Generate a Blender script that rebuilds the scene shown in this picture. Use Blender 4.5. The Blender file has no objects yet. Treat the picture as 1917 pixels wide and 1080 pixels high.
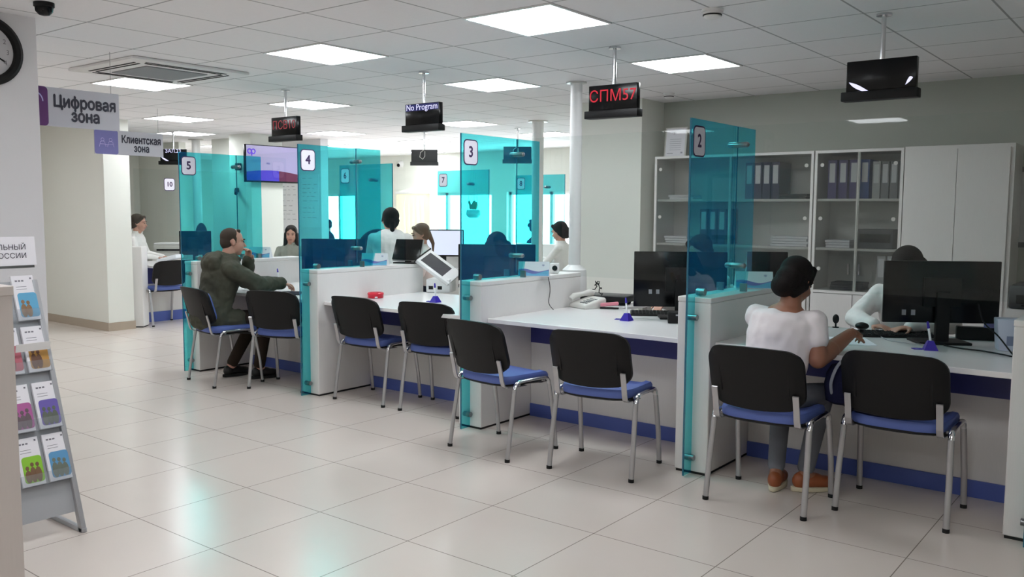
import bpy, bmesh, math, random
from mathutils import Vector, Matrix
S = bpy.context.scene
COL = S.collection
random.seed(7)
PI = math.pi

# ---------------------------------------------------------------- camera, light, exposure
CEIL = 2.5336
def make_camera():
    yaw, pitch, roll, f = -0.6637, -0.0893, 0.0054, 1637.3
    fw = Vector((math.sin(yaw)*math.cos(pitch), math.cos(yaw)*math.cos(pitch), math.sin(pitch)))
    r = Vector((math.cos(yaw), -math.sin(yaw), 0)); u = r.cross(fw)
    c, s = math.cos(roll), math.sin(roll)
    r2 = r*c + u*s; u2 = -r*s + u*c
    m = Matrix(((r2.x, u2.x, -fw.x, 0), (r2.y, u2.y, -fw.y, 0), (r2.z, u2.z, -fw.z, 1.4755), (0, 0, 0, 1)))
    cd = bpy.data.cameras.new('camera'); cam = bpy.data.objects.new('camera', cd); COL.objects.link(cam)
    cam.matrix_world = m
    cd.sensor_width = 36.0; cd.lens = f/1917*36.0; cd.clip_start = 0.05; cd.clip_end = 200
    S.camera = cam
make_camera()
w = bpy.data.worlds.new('daylight'); S.world = w; w.use_nodes = True
w.node_tree.nodes['Background'].inputs[0].default_value = (0.90, 0.97, 1.0, 1)
w.node_tree.nodes['Background'].inputs[1].default_value = 7.5
S.view_settings.view_transform = 'Standard'; S.view_settings.look = 'None'
S.view_settings.exposure = 1.03; S.view_settings.gamma = 1.0; S.view_settings.use_curve_mapping = False
S.cycles.transparent_max_bounces = 40; S.cycles.max_bounces = 10; S.cycles.diffuse_bounces = 7
S.cycles.glossy_bounces = 4; S.cycles.transmission_bounces = 6; S.cycles.sample_clamp_indirect = 6
S.cycles.use_denoising = True; S.cycles.caustics_reflective = False; S.cycles.caustics_refractive = False
LAMP = 8.5      # radiance of the ceiling light diffusers

# ---------------------------------------------------------------- materials
def lin(h):
    h = h.lstrip('#'); out = []
    for i in (0, 2, 4):
        c = int(h[i:i+2], 16)/255
        out.append(c/12.92 if c <= 0.04045 else ((c+0.055)/1.055)**2.4)
    return (*out, 1)
MATS = {}
def mat(name, color, rough=0.5, metal=0.0, spec=0.5, emit=None, es=0, noise=None, bump=None, stretch=(1, 1, 1), coat=0):
    """noise=(scale, amount) varies the colour; bump=(scale, strength)"""
    if name in MATS: return MATS[name]
    m = bpy.data.materials.new(name); m.use_nodes = True; nt = m.node_tree; b = nt.nodes['Principled BSDF']
    col = lin(color) if isinstance(color, str) else color
    b.inputs['Base Color'].default_value = col; b.inputs['Roughness'].default_value = rough
    b.inputs['Metallic'].default_value = metal; b.inputs['Specular IOR Level'].default_value = spec
    b.inputs['Coat Weight'].default_value = coat
    if emit:
        b.inputs['Emission Color'].default_value = lin(emit); b.inputs['Emission Strength'].default_value = es
    if noise or bump:
        tc = nt.nodes.new('ShaderNodeTexCoord'); mp = nt.nodes.new('ShaderNodeMapping')
        mp.inputs['Scale'].default_value = stretch; nt.links.new(tc.outputs['Object'], mp.inputs['Vector'])
    if noise:
        n = nt.nodes.new('ShaderNodeTexNoise'); n.inputs['Scale'].default_value = noise[0]; n.inputs['Detail'].default_value = 4
        nt.links.new(mp.outputs[0], n.inputs['Vector'])
        r = nt.nodes.new('ShaderNodeMix'); r.data_type = 'RGBA'
        k = noise[1]; r.inputs[6].default_value = (col[0]*(1-k), col[1]*(1-k), col[2]*(1-k), 1)
        r.inputs[7].default_value = (min(1, col[0]*(1+k)), min(1, col[1]*(1+k)), min(1, col[2]*(1+k)), 1)
        nt.links.new(n.outputs['Fac'], r.inputs[0]); nt.links.new(r.outputs[2], b.inputs['Base Color'])
    if bump:
        n2 = nt.nodes.new('ShaderNodeTexNoise'); n2.inputs['Scale'].default_value = bump[0]; n2.inputs['Detail'].default_value = 3
        nt.links.new(mp.outputs[0], n2.inputs['Vector'])
        bp = nt.nodes.new('ShaderNodeBump'); bp.inputs['Strength'].default_value = bump[1]; bp.inputs['Distance'].default_value = 0.02
        nt.links.new(n2.outputs['Fac'], bp.inputs['Height']); nt.links.new(bp.outputs[0], b.inputs['Normal'])
    MATS[name] = m
    return m

def tile_mat(name, color, line, ox, oy, T, wd, rough, noise, bumpy=0.0, spec=0.5):
    m = bpy.data.materials.new(name); m.use_nodes = True; nt = m.node_tree; N = nt.nodes; L = nt.links; b = N['Principled BSDF']
    b.inputs['Roughness'].default_value = rough; b.inputs['Specular IOR Level'].default_value = spec
    tc = N.new('ShaderNodeTexCoord'); sp = N.new('ShaderNodeSeparateXYZ'); L.new(tc.outputs['Object'], sp.inputs[0])
    def mth(op, a, bb=None):
        x = N.new('ShaderNodeMath'); x.operation = op
        for i, v in enumerate((a, bb)):
            if v is None: continue
            if isinstance(v, (int, float)): x.inputs[i].default_value = v
            else: L.new(v, x.inputs[i])
        return x.outputs[0]
    ms, ids = [], []
    for ax, o in ((0, ox), (1, oy)):
        q = mth('DIVIDE', mth('SUBTRACT', sp.outputs[ax], o), T)
        fr = mth('FRACT', mth('ADD', q, 1000))
        ids.append(mth('FLOOR', mth('ADD', q, 1000)))
        d = mth('ABSOLUTE', mth('SUBTRACT', fr, 0.5))
        ms.append(mth('GREATER_THAN', d, 0.5-wd/2/T))
    mask = mth('MAXIMUM', ms[0], ms[1])
    cmb = N.new('ShaderNodeCombineXYZ'); L.new(ids[0], cmb.inputs[0]); L.new(ids[1], cmb.inputs[1])
    wn = N.new('ShaderNodeTexWhiteNoise'); L.new(cmb.outputs[0], wn.inputs['Vector'])
    n = N.new('ShaderNodeTexNoise'); n.inputs['Scale'].default_value = noise[0]; n.inputs['Detail'].default_value = 5
    L.new(tc.outputs['Object'], n.inputs['Vector'])
    v = mth('ADD', mth('MULTIPLY', mth('SUBTRACT', n.outputs['Fac'], 0.5), noise[1]*2), mth('MULTIPLY', mth('SUBTRACT', wn.outputs['Value'], 0.5), noise[1]*0.6))
    v = mth('ADD', v, 1.0)
    hs = N.new('ShaderNodeHueSaturation'); hs.inputs['Color'].default_value = lin(color); L.new(v, hs.inputs['Value'])
    mx = N.new('ShaderNodeMix'); mx.data_type = 'RGBA'; L.new(mask, mx.inputs[0]); L.new(hs.outputs[0], mx.inputs[6]); mx.inputs[7].default_value = lin(line)
    L.new(mx.outputs[2], b.inputs['Base Color'])
    if bumpy:
        n2 = N.new('ShaderNodeTexNoise'); n2.inputs['Scale'].default_value = 120; L.new(tc.outputs['Object'], n2.inputs['Vector'])
        bp = N.new('ShaderNodeBump'); bp.inputs['Strength'].default_value = bumpy; bp.inputs['Distance'].default_value = 0.01
        L.new(n2.outputs['Fac'], bp.inputs['Height']); L.new(bp.outputs[0], b.inputs['Normal'])
    return m

def glass_mat(name, tint, film=None, film_w=0.0, refl=1.0, rough=0.02):
    m = bpy.data.materials.new(name); m.use_nodes = True; nt = m.node_tree; N = nt.nodes; L = nt.links
    N.remove(N['Principled BSDF']); out = N['Material Output']
    t = N.new('ShaderNodeBsdfTransparent'); t.inputs[0].default_value = (*tint, 1)
    last = t.outputs[0]
    if film:
        d = N.new('ShaderNodeBsdfDiffuse'); d.inputs[0].default_value = (*film, 1)
        tr = N.new('ShaderNodeBsdfTranslucent'); tr.inputs[0].default_value = (*film, 1)
        a = N.new('ShaderNodeMixShader'); a.inputs[0].default_value = 0.5; L.new(d.outputs[0], a.inputs[1]); L.new(tr.outputs[0], a.inputs[2])
        mx = N.new('ShaderNodeMixShader'); mx.inputs[0].default_value = film_w; L.new(last, mx.inputs[1]); L.new(a.outputs[0], mx.inputs[2]); last = mx.outputs[0]
    g = N.new('ShaderNodeBsdfGlossy'); g.inputs['Roughness'].default_value = rough
    fr = N.new('ShaderNodeFresnel'); fr.inputs[0].default_value = 1.45
    k0 = N.new('ShaderNodeMath'); k0.operation = 'MULTIPLY'; k0.inputs[1].default_value = refl; L.new(fr.outputs[0], k0.inputs[0])
    geo = N.new('ShaderNodeNewGeometry'); inv = N.new('ShaderNodeMath'); inv.operation = 'SUBTRACT'; inv.inputs[0].default_value = 1.0
    L.new(geo.outputs['Backfacing'], inv.inputs[1])          # the rear face of a sheet passes the ray straight on
    k = N.new('ShaderNodeMath'); k.operation = 'MULTIPLY'; L.new(k0.outputs[0], k.inputs[0]); L.new(inv.outputs[0], k.inputs[1])
    mx = N.new('ShaderNodeMixShader'); L.new(k.outputs[0], mx.inputs[0]); L.new(last, mx.inputs[1]); L.new(g.outputs[0], mx.inputs[2])
    L.new(mx.outputs[0], out.inputs[0])
    return m

M_FLOOR = tile_mat('glossy_beige_tile', '#d6ccc4', '#8b8078', -3.301, 2.105, 0.6, 0.0045, 0.2, (3.0, 0.035), 0.0, 0.36)
M_CEIL = tile_mat('ceiling_tile', '#f0eef0', '#adacae', -2.0756, 4.9283, 0.6, 0.012, 0.9, (30, 0.02), 0.15, 0.1)
M_WALL = mat('painted_wall', '#dfe0d9', 0.75, noise=(2, 0.015), bump=(160, 0.03))
M_WALL2 = mat('painted_column', '#e2e1e4', 0.75, bump=(160, 0.03))
M_BASE = mat('baseboard_tile', '#a99b8b', 0.4, noise=(6, 0.05))
M_LAM = mat('white_laminate', '#dcd9d7', 0.38, noise=(30, 0.035), stretch=(6, 6, 0.35))
M_TOP = mat('white_worktop', '#e2e0e0', 0.22, noise=(20, 0.02), stretch=(0.4, 8, 4))
M_NAVY = mat('blue_panel', '#36387a', 0.4)
M_KICK = mat('blue_kick', '#5062ab', 0.4)
M_SEAT = mat('blue_upholstery', '#5265a8', 0.55, bump=(400, 0.1))
M_BLACK = mat('black_plastic', '#0d0c0d', 0.5, spec=0.3, bump=(300, 0.06))
M_BLACKG = mat('black_gloss', '#0a0a0c', 0.2, spec=0.28)
M_RUB = mat('black_rubber', '#101010', 0.8)
M_CHROME = mat('chrome', '#d8d8da', 0.16, 1.0)
M_STEEL = mat('grey_painted_steel', '#b0aeb0', 0.32, 0.65)
M_STEEL2 = mat('brushed_steel', '#8d8f92', 0.3, 1.0)
M_GREYP = mat('grey_paint', '#a7a8ac', 0.45, 0.2)
M_WHITE = mat('white_plastic', '#e4e3e3', 0.35)
M_OFFW = mat('offwhite_plastic', '#d0cec9', 0.4)
M_PAPER = mat('white_paper', '#eceaf0', 0.8)
M_SIGN = mat('sign_board', '#bdbcc4', 0.6)
M_INK = mat('dark_ink', '#2c2b3a', 0.6)
M_INKP = mat('purple_ink', '#372050', 0.6)
M_PURPLE = mat('purple_print', '#5a2a66', 0.6)
M_LILAC = mat('lilac_print', '#7774ad', 0.6)
M_PALE = mat('pale_line_print', '#b9aede', 0.6)
M_FACE = mat('number_plate_white', '#e6e2ee', 0.5)
M_RED = mat('red_plastic', '#c31330', 0.3)
M_PINK = mat('pink_plastic', '#d98292', 0.4)
M_BLUEP = mat('violet_blue_plastic', '#3a28a0', 0.3)
M_WAVE = mat('light_blue_print', '#6fb2d8', 0.6)
M_WAVE2 = mat('violet_print', '#7a74b8', 0.6)
M_BROWN = mat('brown_wood', '#5b3b33', 0.5)
M_GLASS = glass_mat('clear_glass', (0.955, 0.97, 0.965), None, 0, 0.9)
M_TEAL = glass_mat('teal_glass', (0.36, 0.865, 0.85), (0.03, 0.26, 0.80), 0.075, 1.0)
M_TEDGE = mat('teal_glass_edge', '#0f5f78', 0.15, coat=0.5)
M_CABG = glass_mat('cabinet_glass', (0.86, 0.87, 0.86), (0.45, 0.46, 0.45), 0.10, 0.9)
M_LAMP = mat('lamp_diffuser', '#ffffff', 0.5, emit='#f6fbff', es=LAMP)
M_SCREEN = mat('lit_screen', '#a0a4b8', 0.3, emit='#c9cbe0', es=0.55)
M_TVB = mat('tv_screen', '#7d789a', 0.25, emit='#a79fc4', es=0.26)
M_TVW = mat('tv_wave', '#3b2fa0', 0.25, emit='#4a33c0', es=0.22)
M_TVW2 = mat('tv_wave_dark', '#5a2040', 0.25, emit='#502040', es=0.15)
M_TVL = mat('tv_logo', '#5b3fc0', 0.25, emit='#6040d0', es=0.25)
M_LEDR = mat('red_led', '#500010', 0.5, emit='#d0102a', es=0.42)
M_LEDR2 = mat('dim_red_led', '#300008', 0.5, emit='#a01020', es=0.30)
M_GLOWW = mat('white_glow', '#333344', 0.5, emit='#c9c8ea', es=0.75)
M_LEDB = mat('blue_band', '#10103a', 0.5, emit='#15154a', es=0.5)
M_LEAF = mat('green_leaf', '#3d8a35', 0.5)
M_SKIN = mat('skin', '#c08f7c', 0.5, bump=(90, 0.03))
M_SKIN2 = mat('tanned_skin', '#96654f', 0.5, bump=(90, 0.03))
M_LIP = mat('lips', '#94514d', 0.5)
M_EYE = mat('eye_dark', '#1c1413', 0.3)
M_HDARK = mat('dark_hair', '#140d0c', 0.6, spec=0.2, bump=(70, 0.5), stretch=(5, 5, 1))
M_HBROWN = mat('grey_brown_hair', '#463c34', 0.7, spec=0.2, bump=(90, 0.6), stretch=(4, 4, 2))
M_HLIGHT = mat('light_brown_hair', '#6f5340', 0.5, bump=(70, 0.5), stretch=(5, 5, 1))
def cloth(name, c, r=0.85, b=(9, 0.35)): return mat(name, c, r, spec=0.2, bump=b, noise=(14, 0.04))
M_TSHIRT = cloth('white_tshirt', '#e6e0e2', 0.9, (7, 0.4))
M_BLOUSE = cloth('white_blouse', '#ebe7e5', 0.85, (8, 0.5))
M_PARKA = cloth('olive_parka', '#46463b', 0.75, (6, 0.8))
M_TROUS = cloth('brown_trousers', '#30261f')
M_GTROUS = cloth('grey_trousers', '#74767e')
M_PINKS = cloth('pale_pink_shirt', '#e8d6d2')
M_DARKC = cloth('dark_jacket', '#1b1f2c')
M_PATT = cloth('grey_patterned_blouse', '#8c8f86')
M_NAVYC = cloth('navy_fabric', '#191b38')
M_SHOEB = mat('black_shoe', '#141213', 0.4)
M_SHOEO = mat('tan_leather', '#94512f', 0.45)
M_SOLE = mat('cream_sole', '#cfc6ac', 0.6)

# ---------------------------------------------------------------- mesh helpers
def frame(d, up=(0, 0, 1)):
    d = Vector(d).normalized(); u = Vector(up)
    if abs(d.dot(u.normalized())) > 0.985: u = Vector((1, 0, 0)) if abs(d.x) < 0.9 else Vector((0, 1, 0))
    x = u.cross(d).normalized(); y = d.cross(x)
    return x, y, d
class MB:
    def __init__(self, M=None):
        self.bm = bmesh.new(); self.M = M or Matrix.Identity(4)
    def v(self, p): return self.bm.verts.new(self.M @ Vector(p))
    def f(self, vs):
        try: return self.bm.faces.new(vs)
        except ValueError: return None
    def box(self, x0, x1, y0, y1, z0, z1):
        a = [self.v((x, y, z)) for z in (z0, z1) for y in (y0, y1) for x in (x0, x1)]
        for q in ((0, 2, 3, 1), (4, 5, 7, 6), (0, 1, 5, 4), (2, 6, 7, 3), (0, 4, 6, 2), (1, 3, 7, 5)): self.f([a[i] for i in q])
        return self
    def cbox(self, c, s): return self.box(c[0]-s[0]/2, c[0]+s[0]/2, c[1]-s[1]/2, c[1]+s[1]/2, c[2]-s[2]/2, c[2]+s[2]/2)
    def rings(self, rs, close=True, cap=True):
        vs = [[self.v(p) for p in r] for r in rs]; n = len(vs[0])
        for a, b in zip(vs, vs[1:]):
            for i in range(n if close else n-1):
                j = (i+1) % n; self.f([a[i], a[j], b[j], b[i]])
        if cap: self.f(vs[0][::-1]); self.f(vs[-1])
        return self
    def tube(self, pts, r, n=12, flat=1.0, up=(0, 0, 1)):
        pts = [Vector(p) for p in pts]; rs = []
        rr = r if isinstance(r, (list, tuple)) else [r]*len(pts)
        px = None
        for i, p in enumerate(pts):
            d = (pts[min(i+1, len(pts)-1)]-pts[max(i-1, 0)])
            x, y, _ = frame(d, up)
            if px is not None:
                x2 = (px - d.normalized()*px.dot(d.normalized()))
                if x2.length > 1e-4: x = x2.normalized(); y = d.normalized().cross(x)
            px = x
            rs.append([p + x*math.cos(2*PI*k/n)*rr[i] + y*math.sin(2*PI*k/n)*rr[i]*flat for k in range(n)])
        return self.rings(rs)
    def cyl(self, a, b, r, n=20, r2=None): return self.tube([a, b], [r, r if r2 is None else r2], n)
    def prism(self, poly, z0, z1):
        """poly in xy, extruded along z"""
        return self.rings([[(x, y, z0) for x, y in poly], [(x, y, z1) for x, y in poly]])
    def ell(self, c, r, R=None, nu=16, nv=10):
        c = Vector(c); R = R or Matrix.Identity(3)
        def P(i, j):
            t = PI*j/nv; a = 2*PI*i/nu
            return c + R @ Vector((r[0]*math.sin(t)*math.cos(a), r[1]*math.sin(t)*math.sin(a), r[2]*math.cos(t)))
        top = self.v(P(0, 0)); bot = self.v(P(0, nv)); vs = [[self.v(P(i, j)) for i in range(nu)] for j in range(1, nv)]
        for i in range(nu):
            k = (i+1) % nu; self.f([top, vs[0][i], vs[0][k]]); self.f([bot, vs[-1][k], vs[-1][i]])
            for a, b in zip(vs, vs[1:]): self.f([a[i], b[i], b[k], a[k]])
        return self
    def cap(self, a, b, ra, rb, n=14, flat=1.0, up=(0, 0, 1)):
        """tapered capsule"""
        a = Vector(a); b = Vector(b)
        if (b-a).length < 1e-5: return self.ell(a, (ra, ra, ra))
        x, y, d = frame(b-a, up); rs = []
        def ring(c, r): rs.append([c + x*math.cos(2*PI*k/n)*r + y*math.sin(2*PI*k/n)*r*flat for k in range(n)])
        for t in (-86, -60, -35, -12): t = math.radians(t); ring(a+d*ra*math.sin(t), ra*math.cos(t))
        for t in (12, 35, 60, 86): t = math.radians(t); ring(b+d*rb*math.sin(t), rb*math.cos(t))
        return self.rings(rs)
    def lathe(self, prof, n=24, c=(0, 0, 0)):
        return self.rings([[(c[0]+r*math.cos(2*PI*k/n), c[1]+r*math.sin(2*PI*k/n), c[2]+z) for k in range(n)] for r, z in prof])
    def bevel(self, w, seg=2, ang=0.5):
        self.bm.normal_update()
        es = [e for e in self.bm.edges if len(e.link_faces) == 2 and e.calc_face_angle() > ang]
        bmesh.ops.bevel(self.bm, geom=es, offset=w, segments=seg, profile=0.5, affect='EDGES', clamp_overlap=True)
        return self
    def build(self, name, m, parent=None, smooth=True, loc=None):
        bmesh.ops.recalc_face_normals(self.bm, faces=self.bm.faces[:])
        me = bpy.data.meshes.new(name); self.bm.to_mesh(me); self.bm.free()
        if smooth:
            me.shade_smooth()
            try: me.set_sharp_from_angle(angle=math.radians(38))
            except Exception: pass
        o = bpy.data.objects.new(name, me); COL.objects.link(o); me.materials.append(m)
        if parent is not None: o.parent = parent
        if loc is not None: o.location = loc
        return o
def rrect(w, h, r, n=6, cx=0, cy=0):
    out = []
    for sx, sy, a0 in ((1, 1, 0), (-1, 1, 90), (-1, -1, 180), (1, -1, 270)):
        for k in range(n+1):
            a = math.radians(a0+90*k/n); out.append((cx+sx*(w/2-r)+r*math.cos(a), cy+sy*(h/2-r)+r*math.sin(a)))
    return out
def tag(o, label, cat, group=None, kind=None):
    if label: o['label'] = label
    if cat: o['category'] = cat
    if group: o['group'] = group
    if kind: o['kind'] = kind
    return o
def thing(name, label, cat, loc=(0, 0, 0), rz=0, group=None):
    o = bpy.data.objects.new(name, None); COL.objects.link(o); o.location = loc; o.rotation_euler = (0, 0, rz)
    o.empty_display_size = 0.05
    return tag(o, label, cat, group)
def struct(name, mb, m, smooth=False):
    o = mb.build(name, m, None, smooth); o['kind'] = 'structure'; return o
def copy_tree(o, parent=None):
    c = o.copy(); COL.objects.link(c)
    if parent is not None: c.parent = parent
    for ch in list(o.children): copy_tree(ch, c)
    return c
def fixmat(o, M): # place a part with a matrix relative to its parent
    o.matrix_local = M; return o
def Mx(loc=(0, 0, 0), rx=0, ry=0, rz=0):
    return Matrix.Translation(loc) @ Matrix.Rotation(rz, 4, 'Z') @ Matrix.Rotation(ry, 4, 'Y') @ Matrix.Rotation(rx, 4, 'X')
# plane frames: local x = to the right for the viewer, local y = up, local z = out of the surface
FACE_PX = Matrix(((0, 0, 1, 0), (1, 0, 0, 0), (0, 1, 0, 0), (0, 0, 0, 1)))      # surface looks towards +X (right = +Y)
FACE_NY = Matrix(((1, 0, 0, 0), (0, 0, -1, 0), (0, 1, 0, 0), (0, 0, 0, 1)))     # surface looks towards -Y (right = +X)
def text(name, s, size, m, parent, M, align='CENTER', bold=0.0, sx=1.0):
    """flat lettering: the font outlines are filled by winding number, so overlapping strokes stay solid"""
    from mathutils.geometry import interpolate_bezier, delaunay_2d_cdt
    cu = bpy.data.curves.new(name, 'FONT'); cu.body = s; cu.size = size; cu.align_x = align; cu.align_y = 'CENTER'
    t = bpy.data.objects.new(name, cu); COL.objects.link(t)
    dg = bpy.context.evaluated_depsgraph_get()
    cv = t.evaluated_get(dg).to_curve(dg); loops = []
    for sp in cv.splines:
        out = []; bp = sp.bezier_points; n = len(bp)
        for i in range(n):
            p, q = bp[i], bp[(i+1) % n]
            seg = interpolate_bezier(p.co, p.handle_right, q.handle_left, q.co, 5)
            straight = (p.handle_right-p.co).cross(q.co-p.co).length < 1e-7 and (q.handle_left-q.co).cross(q.co-p.co).length < 1e-7
            out += [(c.x, c.y) for c in (seg[:1] if straight else seg[:-1])]
        if len(out) > 2: loops.append(out)
    t.evaluated_get(dg).to_curve_clear(); bpy.data.objects.remove(t); bpy.data.curves.remove(cu)
    def wind(x, y):
        k = 0
        for L in loops:
            for i in range(len(L)):
                (x0, y0), (x1, y1) = L[i-1], L[i]
                if (y0 <= y) != (y1 <= y):
                    xc = x0+(y-y0)/(y1-y0)*(x1-x0)
                    if xc > x: k += 1 if y1 > y0 else -1
        return k
    # one letter cluster at a time keeps the triangulation small
    loops.sort(key=lambda L: min(p[0] for p in L)); groups = []; cur = []; xr = -1e9
    for L in loops:
        if cur and min(p[0] for p in L) > xr: groups.append(cur); cur = []
        cur.append(L); xr = max(xr, max(p[0] for p in L))
    groups.append(cur); V, F = [], []
    for loops in groups:
        vs, es = [], []
        for L in loops:
            b = len(vs); vs += [Vector(p) for p in L]; es += [(b+i, b+(i+1) % len(L)) for i in range(len(L))]
        r = delaunay_2d_cdt(vs, es, [], 0, 1e-7); b = len(V); V += [(p.x, p.y, 0) for p in r[0]]
        for f in r[2]:
            c = sum((r[0][i] for i in f), Vector((0, 0)))/len(f)
            if wind(c.x, c.y) != 0: F.append([b+i for i in f])
    me = bpy.data.meshes.new(name)
    if bold:      # heavier strokes: the letters drawn again a hair to each side
        n = len(V); V0, F0 = list(V), list(F); V, F = [], []
        for k, (dx, dy) in enumerate(((-bold, 0), (bold, 0), (0, bold), (0, -bold))):
            V += [(x+dx, y+dy, 0.00004*k) for x, y, z in V0]; F += [[i+n*k for i in f] for f in F0]
    me.from_pydata(V, [], F); me.update(); me.materials.append(m)
    o = bpy.data.objects.new(name, me); COL.objects.link(o); o.parent = parent
    o.matrix_local = M @ Matrix.Diagonal((sx, 1, 1, 1))
    return o
# ---------------------------------------------------------------- the room
struct('floor', MB().box(-17.2, 2.8, -3.4, 12.6, -0.1, 0), M_FLOOR)
struct('ceiling', MB().box(-17.2, 2.8, -3.4, 12.6, CEIL, CEIL+0.1), M_CEIL)
WINS = [(-14.9, -13.75), (-12.42, -10.1), (-9.75, -7.9)]
WZ0, WZ1 = 0.75, 1.80
fw_ = MB().box(-17, -4.3, 12.3, 12.5, 0, WZ0).box(-17, -4.3, 12.3, 12.5, WZ1, CEIL)
ed = [-17] + [e for wn_ in WINS for e in wn_] + [-4.3]
for i in range(0, len(ed), 2): fw_.box(ed[i], ed[i+1], 12.3, 12.5, WZ0, WZ1)
struct('wall_far', fw_, M_WALL)
M_WALL3 = mat('grey_green_wall', '#b3b6ae', 0.75, bump=(160, 0.03))
struct('wall_back', MB().box(-4.2, 2.8, 7.78, 7.9, 0, CEIL), M_WALL3)
struct('wall_right', MB().box(2.5, 2.7, -3.2, 7.78, 0, CEIL), M_WALL)
struct('wall_front', MB().box(-12.5, 2.5, -3.4, -3.2, 0, CEIL), M_WALL)
struct('wall_hall', MB().box(-12.7, -12.5, -3.4, 5.23, 0, CEIL), M_WALL)
struct('wall_left', MB().box(-14.4, -10.23, 5.23, 5.55, 0, CEIL), M_WALL)
struct('wall_corner', MB().box(-14.4, -14.16, 5.55, 7.85, 0, CEIL), M_WALL)
struct('wall_recess', MB().box(-14.4, -12.93, 7.85, 7.97, 0, CEIL), M_WALL)
struct('wall_end', MB().box(-17.2, -17, 5.3, 12.5, 0, CEIL), M_WALL)
struct('wall_side', MB().box(-17, -14.4, 5.3, 5.5, 0, CEIL), M_WALL)
struct('wall_screen', MB().box(-12.05, -11.06, 7.87, 8.0, 0, CEIL), M_WALL)
struct('column_screen', MB().box(-11.06, -10.55, 7.51, 8.05, 0, CEIL), M_WALL)
struct('wall_poster', MB().box(-11.55, -10.48, 8.7, 8.84, 0, CEIL), M_WALL2)
struct('column_centre', MB().box(-4.95, -4.2, 7.35, 12.3, 0, CEIL), M_WALL)
struct('column_clock', MB().box(-6.0, -5.2, 1.25, 2.30, 0, CEIL), M_WALL2)
struct('baseboard_left', MB().box(-12.5, -10.218, 5.218, 5.23, 0, 0.10).box(-10.23, -10.218, 5.23, 5.56, 0, 0.10), M_BASE)
struct('baseboard_screen', MB().box(-11.07, -10.54, 7.498, 7.51, 0, 0.10), M_BASE)
struct('trim_1', MB().box(-12.5, -12.42, 5.15, 5.23, 0.1, 2.15), M_BROWN)
M_WGL = glass_mat('window_glass', (0.97, 0.98, 0.98), None, 0, 0.5)
for i, (a, b) in enumerate(WINS):
    m = MB()
    for x0, x1, z0, z1 in ((a, b, WZ0, WZ0+0.05), (a, b, WZ1-0.05, WZ1), (a, a+0.05, WZ0, WZ1), (b-0.05, b, WZ0, WZ1), ((a+b)/2-0.03, (a+b)/2+0.03, WZ0, WZ1)):
        m.box(x0, x1, 12.38, 12.44, z0, z1)
    fr_ = struct('window_%d' % (i+1), m, M_WHITE)
    MB().box(a+0.05, b-0.05, 12.405, 12.411, WZ0+0.05, WZ1-0.05).build('pane', M_WGL, fr_, False)
    MB().box(a-0.04, b+0.04, 12.14, 12.38, WZ0-0.03, WZ0).build('sill', M_WHITE, fr_, False)
# vertical fabric blind drawn across part of the middle window
M_BLIND = mat('beige_blind', '#d8d3bd', 0.8, bump=(60, 0.1))
bl = thing('vertical_blind', 'beige vertical fabric blind drawn over one side of the far window beside plate 7', 'blind', (-12.0, 12.24, 0))
for k in range(7):
    MB(Mx((-0.40+0.125*k, 0, 0), rz=0.45)).box(-0.06, 0.06, -0.002, 0.002, 0.80, 1.78).build('blind_slat', M_BLIND, bl, False)
MB().box(-0.47, 0.42, -0.02, 0.02, 1.78, 1.82).build('head_rail', M_WHITE, bl, False)

# ---------------------------------------------------------------- ceiling lights
LIGHTS = [
 (-3.2756, 3.7283, 'bright square ceiling light panel, the largest, over the aisle before plate 3'),
 (-3.2756, 5.5283, 'bright square ceiling light panel above the counter, right of the red lettered display'),
 (-5.0756, 3.7283, 'bright square ceiling light panel over the aisle before plate 4'),
 (-7.4756, 3.7283, 'bright square ceiling light panel touching the air conditioner grille'),
 (-5.0756, 5.5283, 'bright square ceiling light panel just right of the No Program display'),
 (-7.4756, 5.5283, 'bright square ceiling light panel behind the rod of the dim red display'),
 (-9.8756, 5.5283, 'bright square ceiling light panel right above the second zone sign'),
 (-9.8756, 7.9283, 'bright square ceiling light panel between the dim red display and No Program display'),
 (-7.4756, 7.9283, 'bright square ceiling light panel behind the lower right edge of the No Program display'),
 (-11.6756, 6.7283, 'bright square ceiling light panel over desk ten with the crescent display below'),
 (-11.6756, 9.7283, 'bright ceiling light panel seen thinly along the top of plate 4 screen'),
 (-9.8756, 9.7283, 'bright ceiling light panel just behind the back of the grey hanging display'),
 (-11.6756, 11.5283, 'bright ceiling light panel nearest the far wall, below the grey hanging display'),
 (-7.4756, 9.7283, 'bright ceiling light panel between the two white pipes'),
 (-13.4756, 8.5283, 'small bright ceiling light seen through the doorway by the screen column'),
]
HIDDEN = [(-0.8756, 1.3283), (-3.2756, 1.3283), (-10.8756, 3.1283), (-3.2756, -1.0717), (-0.8756, -1.0717), (-5.6756, -1.0717), (-8.6756, 1.3283), (-8.6756, -1.0717)]  # unseen panels, added to brighten the near hall, ceiling and left wall
def ceiling_light(x, y, label):
    t = thing('ceiling_light', label, 'ceiling light', (x+0.3, y+0.3, CEIL), 0, 'square ceiling lights')
    m = MB()
    for a, b, c, d in ((-.3, .3, -.3, -.285), (-.3, .3, .285, .3), (-.3, -.285, -.285, .285), (.285, .3, -.285, .285)): m.box(a, b, c, d, -0.008, -0.0005)
    m.build('light_frame', M_WHITE, t, False)
    MB().box(-.285, .285, -.285, .285, -0.006, -0.0005).build('diffuser', M_LAMP, t, False)
for x, y, l in LIGHTS: ceiling_light(x, y, l)
for i, (x, y) in enumerate(HIDDEN): ceiling_light(x, y, 'unseen square ceiling light panel added overhead, %s' % ('over the entrance aisle', 'by the clock column', 'over the left hall by its end wall', 'behind the viewer', 'far behind the viewer', 'behind the clock column', 'in the hall left of the clock column', 'at the end of the left hall')[i])

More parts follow.
